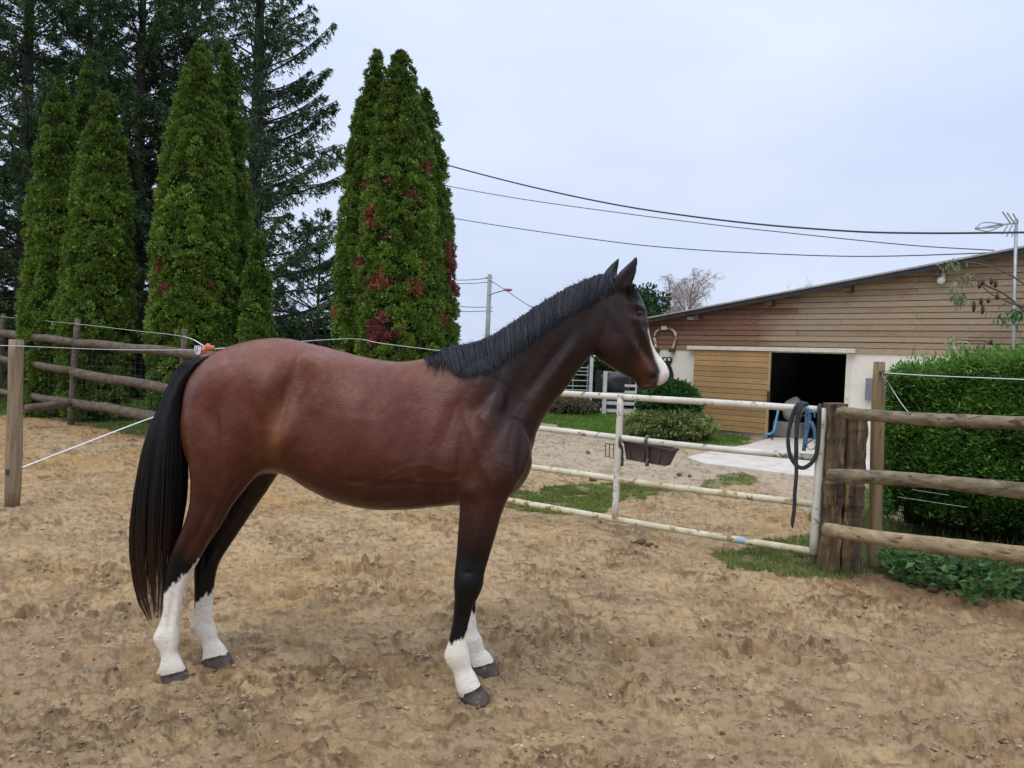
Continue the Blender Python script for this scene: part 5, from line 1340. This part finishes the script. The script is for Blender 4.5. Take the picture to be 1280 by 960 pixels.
# ---- weeds under the right fence
wg = np.random.default_rng(43)
def weed(px, py, hgt, nst, label):
    b_ = G(px, py); o_ = thing('weed_plant', b_, label, 'plant', 'leafy weeds under the right fence')
    st_ = MB(); Ps, Ds = [], []
    for q in range(nst):
        p0 = b_ + np.r_[wg.normal(0, .09, 2), -.02]; tipv = p0 + np.r_[wg.normal(0, .10, 2), hgt * wg.uniform(.6, 1.1)]
        S = smooth_path([p0, (p0 + tipv) / 2 + np.r_[wg.normal(0, .02, 2), 0], tipv], 4); st_.add(*tube(S, np.linspace(.004, .002, len(S)), 4))
        for k in range(11):
            c_ = S[min(len(S) - 1, 1 + int(k * .75))]; a = wg.uniform(0, 6.28)
            Ps.append(c_); Ds.append((math.cos(a), math.sin(a), wg.uniform(-.2, .5)))
    mk('stem', *st_.get(), mat('weed_stem', (.08, .11, .03), (.12, .13, .05), .7, 8) if 'weed_stem' not in bpy.data.materials else bpy.data.materials['weed_stem'], o_)['kind'] = 'stuff'
    V, F, c = leaf_cloud(0, np.array(Ps), np.array(Ds), (.05, .10), .5, (.035, .095, .024), (.14, .28, .075), wg, .25, .0, -.12, .004)
    mk('leaf', V, F, M_LEAF, o_, tint=c)['kind'] = 'stuff'
WL = ['low nettle clump nearest the pine fence post', 'second nettle clump from the pine post', 'nettle clump with broad leaves under the bottom rail', 'nettle clump at the sand edge right of the middle', 'nettle clump hanging low over the sand', 'darker nettle clump close to the hedge foot', 'nettle clump near the right edge of the picture', 'last nettle clump at the right edge', 'low green sprig at the sand edge, right of the post']
for q, (x, y) in enumerate([(1128, 716), (1150, 722), (1172, 728), (1200, 735), (1228, 742), (1185, 712), (1250, 735), (1275, 742), (1140, 728)]): weed(x, y, wg.uniform(.16, .27), 11, WL[q])
dg_ = np.random.default_rng(44)
blades(5000, HEDGEBED, .16, .010, ((.05, .10, .02), (.20, .20, .07)), seed=9, dens=.5, label='rough grass and dry stalks at the hedge foot')

# ---- shrubs by the barn
def shrub(px, py, Y, rx, rz, label, lo_, hi_, seed, n_=7000, size=(.06, .12), wr=.5, name='shrub', zc_=.9):
    g = np.random.default_rng(seed); b_ = W(px, py, Y); b_[2] = 0
    o_ = thing(name, b_, label, 'shrub')
    Vb, Fb = ball((0, 0, 0), rx * .82, rx * .7, rz * .82, 16, 12); Vb = Vb * (1 + .07 * np.sin(Vb[:, [0]] * 9 + seed)) + b_ + (0, 0, rz * zc_); Vb[:, 2] = np.maximum(Vb[:, 2], .02)
    mk('branch_mass', Vb, Fb, m_core, o_)
    d = unit(g.normal(size=(n_, 3))); bl = fbm(d[:, 0] * 3 + seed, d[:, 2] * 3 + d[:, 1] * 2, 3)
    P = d * np.array([rx, rx * .85, rz]) * (.92 + .22 * bl[:, None]) + b_ + (0, 0, rz * zc_)
    ok = P[:, 2] > .02; V, F, c = leaf_cloud(0, P[ok], d[ok], size, wr, lo_, hi_, g, .55, .15, .1, .03, np.clip(.25 + .7 * bl[ok], 0, 1))
    mk('foliage', V, F, M_LEAF, o_, tint=c)['kind'] = 'stuff'
shrub(835, 545, 16.0, .60, .42, 'rounded dark green laurel shrub against the white barn wall', (.015, .05, .012), (.06, .16, .035), 51, 6000, (.08, .15), .42, zc_=1.75)
shrub(837, 547, 15.8, .90, .33, 'wide yellow-green variegated shrub at the foot of the laurel by the sliding door', (.05, .12, .03), (.34, .38, .13), 52, 9000, (.05, .10), .55, zc_=.85)
shrub(712, 516, 22.3, .75, .25, 'low brownish ground shrub beside the far white post', (.10, .10, .05), (.26, .21, .13), 54, 3500, (.06, .12), .4)

# ---- far paddock corner: white posts, black panels, dark cover, mesh gate
FY = 22.6
def fbox(name, x0, y0, x1, y1, Y, dp, m, par):
    a, b = W(x0, y1, Y), W(x1, y0, Y); return mk(name, *hexa([(x, y, z) for z in (min(a[2], b[2]), max(a[2], b[2])) for x, y in ((a[0], Y), (b[0], Y), (b[0], Y + dp), (a[0], Y + dp))]), m, par)
m_wp = mat('white_post_paint', (.55, .56, .58), (.66, .67, .68), .6, 5)
wf = thing('white_paddock_fence', G(757, 517), 'white post and rail fence with a black panel beside the barn', 'fence')
fbox('post', 735.5, 447, 742, 508, FY, .12, m_wp, wf); fbox('post', 752.5, 464, 759.5, 517, FY - .1, .14, m_wp, wf); fbox('post', 793, 470, 797, 516, FY, .1, m_wp, wf)
for y in (492, 503, 512.5): fbox('rail', 758, y, 796, y + 2.6, FY, .05, m_wp, wf)
for y in (481, 489): fbox('rail', 781, y, 796, y + 2.6, FY - .02, .05, m_wp, wf)
fbox('panel', 743, 462.5, 752, 516, FY + .05, .05, bpy.data.materials['black_paint'], wf)
cv = MB(); Vb, Fb = ball((0, 0, 0), 1, 1, 1, 20, 14)
Vb = np.sign(Vb) * np.abs(Vb) ** .55; c0 = W(769, 479, FY + 1.1)
cv.add(Vb * np.array([.44, .5, .36]) * (1 + .05 * np.sin(Vb[:, [0]] * 7 + Vb[:, [2]] * 5)) + c0, Fb)
c1 = W(765, 507, FY + 1.1); cv.add(np.sign(Vb) * np.abs(Vb) ** .8 * np.array([.24, .4, .36]) + c1, Fb)
tag(cv.build('covered_stack', mat('black_sheet', (.014, .014, .016), (.03, .03, .034), .45, 5, bump=.02, bscale=4), smooth=True, loc=(c0[0], c0[1], 0)), 'bulky stack under a black cover behind the white rails', 'covered stack')
mg = thing('mesh_gate', W(718, 515, FY + .3), 'grey bar and mesh gate left of the far white post', 'gate')
m_gr = mat('galvanised_bar', (.30, .31, .32), (.42, .43, .44), .5, 6, metal=.3)
for y in (459, 463.5, 468, 475, 482, 487): Vt, Ft = tube([W(660, y - 1, FY + .3), W(736, y + 1, FY + .3)], .018, 6); mk('bar', Vt, Ft, m_gr, mg)
for x in (662, 680, 698, 716, 734): Vt, Ft = tube([W(x + 1, 456, FY + .3), W(x - 1, 505, FY + .3)], .018, 6); mk('stile', Vt, Ft, m_gr, mg)
fbox('base_board', 662, 490, 735, 499, FY + .35, .05, bpy.data.materials['box_grey'], mg)
tb = MB(); c_ = W(722, 500, FY + .8); tb.add(*box(c_ - (0, 0, .0), .5, .35, .35)); tag(tb.build('timber_block', m_beam, loc=(c_[0], c_[1], 0), bevel=.02), 'dark low timber block beside the far white post', 'block')
def far_hedge(xa, xb, Y, z1, label, seed, lo_=(.012, .035, .012), hi_=(.05, .10, .03), n_=9000):
    g = np.random.default_rng(seed); a, b = W(xa, 470, Y), W(xb, 470, Y)
    o_ = thing('far_hedge', ((a[0] + b[0]) / 2, Y, 0), label, 'hedge')
    mk('branch_mass', *hexa([(x, y, z) for z in (.05, z1 - .2) for x, y in ((a[0], Y + .15), (b[0], Y + .15), (b[0], Y + 1.5), (a[0], Y + 1.5))]), m_core, o_)
    x = g.uniform(a[0], b[0], n_); z = g.uniform(0, 1, n_) ** .8 * z1; bl = fbm(x * 1.2, z * 1.5 + seed, 3)
    P = np.c_[x, Y + .1 - .3 * bl + g.uniform(0, .5, n_), z * (1 + .12 * bl)]
    V, F, c = leaf_cloud(0, P, np.tile([0, -1.0, .4], (n_, 1)), (.12, .24), .5, lo_, hi_, g, .6, .2, .1, .05, np.clip(.3 + .8 * bl, 0, 1))
    mk('foliage', V, F, M_LEAF, o_, tint=c)['kind'] = 'stuff'
far_hedge(640, 800, 26.5, 1.55, 'dark hedge behind the white paddock fence and mesh gate', 61)
far_hedge(-260, 470, 29, 2.6, 'dark undergrowth behind the spruces on the left', 62, n_=16000)

# ---- trees beyond the barn
def bare_tree(px, Y, H, label, seed, spreadw, nb=26, tw=.9, ctint=(.23, .17, .14), droop=.5, name='bare_tree', pxbase=None):
    g = np.random.default_rng(seed); b_ = W(px, 470, Y); cx = b_[0]
    o_ = thing(name, (cx, Y, 0), label, 'tree')
    mt = mat('twig_' + str(seed), ctint, tuple(v * 1.25 for v in ctint), .9, 5)
    mt.name = 'pale_twig'
    wd = MB(); wd.add(*tube(smooth_path([(cx, Y, -.1), (cx + .1, Y, H * .4), (cx, Y, H * .92)], 5), np.linspace(.20, .02, 11) * H / 9, 7))
    tp, trd = [], []
    for q in range(nb):
        z0 = H * g.uniform(.25, .85); a = g.uniform(0, 6.28); L_ = spreadw * g.uniform(.5, 1.0) * (1.1 - z0 / H * .7)
        e = np.array([cx + math.cos(a) * L_, Y + math.sin(a) * L_, min(H * 1.0, z0 + L_ * g.uniform(.6, 1.3))])
        S = smooth_path([(cx, Y, z0), ((cx + e[0]) / 2 + g.normal(0, .1), (Y + e[1]) / 2, z0 * .45 + e[2] * .55), e], 4)
        wd.add(*tube(S, np.linspace(.05, .012, len(S)) * H / 9, 5, cap=False))
        for k in range(int(16 * tw)):
            p = S[g.integers(3, len(S))]; a2 = g.uniform(0, 6.28); l2 = g.uniform(.5, 1.3) * H / 9
            t_ = np.linspace(0, 1, 6)[:, None]
            tp.append(p + np.array([math.cos(a2) * .5, math.sin(a2) * .5, .55]) * l2 * t_ + np.array([0, 0, -droop * 1.5]) * l2 * t_ ** 2 + (g.normal(0, .03, (6, 3)) * t_).cumsum(0)); trd.append(np.linspace(.014, .005, 6) * H / 9)
            for e2 in range(4):
                pp_ = tp[-1 - e2][g.integers(1, 5)] if e2 == 0 else pp_
                l3 = g.uniform(.25, .6) * H / 9; d3 = g.normal(0, .5, 3) + (0, 0, .3 - droop)
                tp.append(pp_ + d3 * l3 * t_ + np.array([0, 0, -droop * .5]) * l3 * t_ ** 2); trd.append(np.linspace(.010, .004, 6) * H / 9)
    wd.build('trunk', mt, o_, smooth=True)
    Vs, Fs = strands(np.array(tp), np.array(trd)); mk('twig_crown', Vs, Fs, mt, o_)['kind'] = 'stuff'
def topH(py, Y, px): return W(px, py, Y)[2]
bare_tree(858, 46, topH(334, 46, 850), 'bare weeping birch with fine brown twigs beyond the barn roof', 71, 3.0, 40, 1.1, (.34, .27, .24), .55)
bare_tree(832, 47, topH(338, 47, 828), 'slender bare birch just left of the weeping one', 72, 2.0, 20, 1.0, (.36, .32, .31), .55)
bare_tree(998, 44, topH(350, 44, 998), 'small bare treetop poking above the barn roof', 73, 1.3, 16, .7, (.30, .30, .28), -.1)
def leafy(px, py, Y, rx, label, seed, lo_, hi_, n_=9000):
    g = np.random.default_rng(seed); H = topH(py, Y, px); cx = W(px, 470, Y)[0]
    o_ = thing('broadleaf_tree', (cx, Y, 0), label, 'tree')
    Vt, Ft = tube(smooth_path([(cx, Y, -.1), (cx + .05, Y, H * .5), (cx, Y, H * .9)], 4), np.linspace(.2, .03, 9), 8); mk('trunk', Vt, Ft, m_bark, o_, smooth=True)
    nc = 60; cp = unit(g.normal(size=(nc, 3))) * g.uniform(.3, 1, (nc, 1)) ** .5 * np.array([rx, rx, H * .36]) + (cx, Y, H * .60)
    k = g.integers(0, nc, n_); d = unit(g.normal(size=(n_, 3))); P = cp[k] + d * g.uniform(.35, .55, (n_, 1)) * rx * .55
    V, F, c = leaf_cloud(0, P, d, (.12, .26), .5, lo_, hi_, g, .6, .1, .1, .05, g.random(nc)[k] * .6)
    mk('crown', V, F, M_LEAF, o_, tint=c)['kind'] = 'stuff'
leafy(800, 349, 40, 1.35, 'dark green bushy tree behind the horse\'s ears', 75, (.012, .04, .012), (.05, .11, .035))

# ---- utility pole, street lamp, wires
PY = 45.0
pole = thing('utility_pole', W(607.5, 500, PY) * np.array([1, 1, 0]), 'grey concrete utility pole with a street lamp arm', 'pole')
m_con = mat('pole_concrete', (.26, .28, .26), (.36, .38, .35), .85, 4)
Vt, Ft = tube([W(607.8, 480, PY) * np.array([1, 1, 0]), W(609, 430, PY), W(612.3, 343, PY)], [.17, .15, .12], 8); mk('mast', Vt, Ft, m_con, pole, smooth=True)
Vt, Ft = tube(smooth_path([W(611.5, 369, PY - .1), W(619, 366, PY - .4), W(630, 363, PY - .8)], 3), .035, 6); mk('lamp_arm', Vt, Ft, m_con, pole)
Vb, Fb = ball((0, 0, 0), .26, .13, .09, 12, 8); hd = mk('lamp_head', Vb + W(635, 362.3, PY - .9), Fb, mat('lamp_red', (.33, .10, .08), (.42, .2, .18), .5, 6), pole, smooth=True)
for y in (347, 353, 384.5, 389): a_ = W(611.6, y, PY); mk('cross_pin', *box(a_, .42, .05, .05), m_con, pole)
m_wire = mat('black_cable', (.03, .035, .035), (.05, .055, .055), .6, 10)
wg2 = 'overhead cables'
def cable(P, r, label, m=m_wire): S = smooth_path(P, 8); Vt, Ft = tube(S, r, 5); tag(mk('overhead_cable', Vt, Ft, m, loc=S[0], smooth=True), label, 'cable', wg2)
def wy(x, x0, Y0, x1, Y1): return 1 / (1 / Y0 + (1 / Y1 - 1 / Y0) * (x - x0) / (x1 - x0))
def cab(pts, Y0, Y1, r, label): cable([W(x, y, wy(x, pts[0][0], Y0, pts[-1][0], Y1)) for x, y in pts], r, label)
cab([(500, 188), (558, 206), (660, 232.5), (780, 257.7), (917, 277), (1053, 288.5), (1160, 291.5), (1330, 290)], 24, 12.6, .019, 'thick top cable sagging across the sky above the barn')
cab([(500, 219), (565, 233.5), (660, 250), (780, 266.7), (880, 279.5), (975, 290), (1131, 306), (1243, 313)], 24, 13.9, .010, 'middle cable running down to the barn roof edge')
cab([(500, 260), (568, 273), (660, 287.5), (780, 304), (860, 311.5), (936, 316), (1040, 320), (1120, 320), (1240, 316)], 24, 13.9, .011, 'lowest of the three long cables above the barn')
for (y0, y1) in ((347.5, 350), (352.5, 354), (384, 381), (388.5, 388)): cab([(611.5, y0), (585, (y0 + y1) / 2 + 1.2), (540, y1)], PY, 47, .02, 'short cable from the utility pole going left, pin at ' + {347.5: 'the very top', 352.5: 'second height', 384: 'third height', 388.5: 'the lowest height'}[y0])
cab([(612, 350), (634, 364), (658, 380), (700, 402)], PY, 30, .018, 'cable sloping down right from the utility pole behind the mane')
ep = thing('cable_pole', W(505, 470, 24) * np.array([1, 1, 0]), 'cable pole hidden behind the three-topped conifer clump', 'pole')
Vt, Ft = tube([W(500, 470, 24) * np.array([1, 1, 0]), W(500, 180, 24)], [.14, .10], 8); mk('mast', Vt, Ft, m_con, ep, smooth=True)

# ---- aerial on its mast
AY = float(bp3(bs(1268, 400)[0], .35, 0)[1])
am = thing('tv_aerial', W(1264, 560, AY) * np.array([1, 1, 0]), 'television aerial on a thin grey mast in front of the barn gable', 'aerial')
m_al = mat('aluminium', (.34, .36, .38), (.45, .47, .49), .45, 8, metal=.5)
Vt, Ft = tube([W(1264.5, 560, AY) * np.array([1, 1, 0]), W(1267, 410, AY), W(1270.5, 274, AY)], .030, 8); mk('mast', Vt, Ft, m_al, am, smooth=True)
Vt, Ft = tube([W(1272, 279, AY - .05), W(1252, 280.5, AY - .05), W(1219, 286, AY - .05)], .016, 6); mk('boom', Vt, Ft, m_al, am)
for (a_, b_) in (((1253, 264.5), (1263, 279)), ((1259, 266), (1268, 279)), ((1266, 266.5), (1273, 278.5)), ((1261, 279), (1253, 293)), ((1266, 280), (1258, 296)), ((1271, 281), (1264.5, 296))):
    Vt, Ft = tube([W(*a_, AY - .08), W(*b_, AY - .06)], .012, 5); mk('element', Vt, Ft, m_al, am)
for pts in ([(1254, 280), (1230, 278), (1219, 285.5)], [(1254, 281), (1236, 289), (1219, 286)], [(1256, 281), (1245, 284), (1219, 285.5)]):
    Vt, Ft = tube(smooth_path([W(x, y, AY - .07) for x, y in pts], 4), .011, 5); mk('dipole_loop', Vt, Ft, m_al, am)

# ---- branch of a shrub reaching in at the right edge
bg_ = np.random.default_rng(77); BY = 7.4
ob = thing('butterfly_bush', W(1330, 600, BY) * np.array([1, 1, 0]), 'thin leafy shrub branches with brown seed heads in front of the barn gable', 'shrub')
m_tw = mat('brown_twig', (.13, .09, .065), (.19, .14, .10), .85, 8)
BR = [[(1335, 640), (1325, 480), (1300, 380), (1265, 345), (1230, 331), (1205, 327)], [(1325, 480), (1290, 395), (1262, 378), (1240, 368), (1222, 352)], [(1310, 420), (1262, 372), (1235, 358), (1212, 346), (1200, 352)], [(1320, 500), (1280, 470), (1240, 430), (1212, 426), (1195, 424)]]
bw_ = MB()
for q, b_ in enumerate(BR):
    S = smooth_path([W(x, y, BY + .1 * q) for x, y in b_], 5); bw_.add(*tube(S, np.linspace(.014, .004, len(S)), 5))
bw_.build('branch', m_tw, ob, smooth=True)
Ps, Ds, Cs = [], [], []
def spray(x, y, n_, rx, ry, col_, ln_=(.06, .12)):
    for k in range(n_):
        Ps.append(W(x + bg_.normal(0, rx), y + bg_.normal(0, ry), BY + bg_.normal(0, .05))); Ds.append((bg_.normal(0, .5), bg_.normal(0, .4), -.9 + bg_.normal(0, .35))); Cs.append(np.array(col_) * bg_.uniform(.6, 1.4))
for (x, y, n_) in ((1190, 330, 22), (1182, 333, 8), (1204, 347, 26), (1195, 368, 34), (1203, 375, 20), (1215, 342, 10)): spray(x, y, n_, 5, 4, (.17, .22, .11) if x < 1200 else (.24, .25, .13))
for (x, y, n_) in ((1190, 425, 24), (1197, 430, 16)): spray(x, y, n_, 7, 4, (.32, .34, .20))
for (x, y, n_) in ((1262, 392, 26), (1272, 395, 30), (1250, 392, 10)): spray(x, y, n_, 8, 6, (.05, .15, .04))
d_ = unit(np.array(Ds)); ln_ = bg_.uniform(.05, .11, len(d_)); V, F = kites(np.array(Ps), d_, ln_, ln_ * .28, rand_side(d_), .15)
mk('leaf', V, F, M_LEAF, ob, tint=np.repeat(np.clip(np.array(Cs), .01, .6), 4, 0))['kind'] = 'stuff'
sd_ = MB()
for (x, y, l) in ((1224, 352, 9), (1228, 349, 8), (1239, 347, 9), (1244, 350, 10), (1217, 376, 14), (1226, 372, 9), (1228, 380, 13), (1246, 366, 9), (1235, 372, 7), (1222, 432, 10), (1228, 434, 12), (1238, 424, 7)):
    sd_.add(*tube(smooth_path([W(x, y, BY), W(x + .6, y + l * .5, BY - .01), W(x - .3, y + l, BY)], 3), [.004, .012, .016, .019, .018, .014, .005], 6))
sdo = sd_.build('seed_head', mat('dry_seed', (.045, .028, .022), (.085, .055, .04), .9, 20), ob, smooth=True); sdo['kind'] = 'stuff'
# a few stray things on the yard: clumps of droppings
tg = np.random.default_rng(79)
dm = MB()
for (x, y, n_) in ((805, 680, 9), (742, 600, 3), (858, 595, 3), (1163, 735, 12), (735, 566, 3)):
    c_ = G(x, y)
    for k in range(n_):
        s = tg.uniform(.015, .03); Vb, Fb = ball((0, 0, 0), s * 1.3, s, s * .8, 8, 6); dm.add(Vb + c_ + np.r_[tg.normal(0, .05, 2), s * .3], Fb)
tag(dm.build('mud_clods', mat('mud', (.10, .065, .04), (.15, .10, .06), .9, 20, bump=.01, bscale=40), loc=(1, 6, 0)), 'small dark mud clods scattered by the gate and yard', 'mud', kind='stuff')
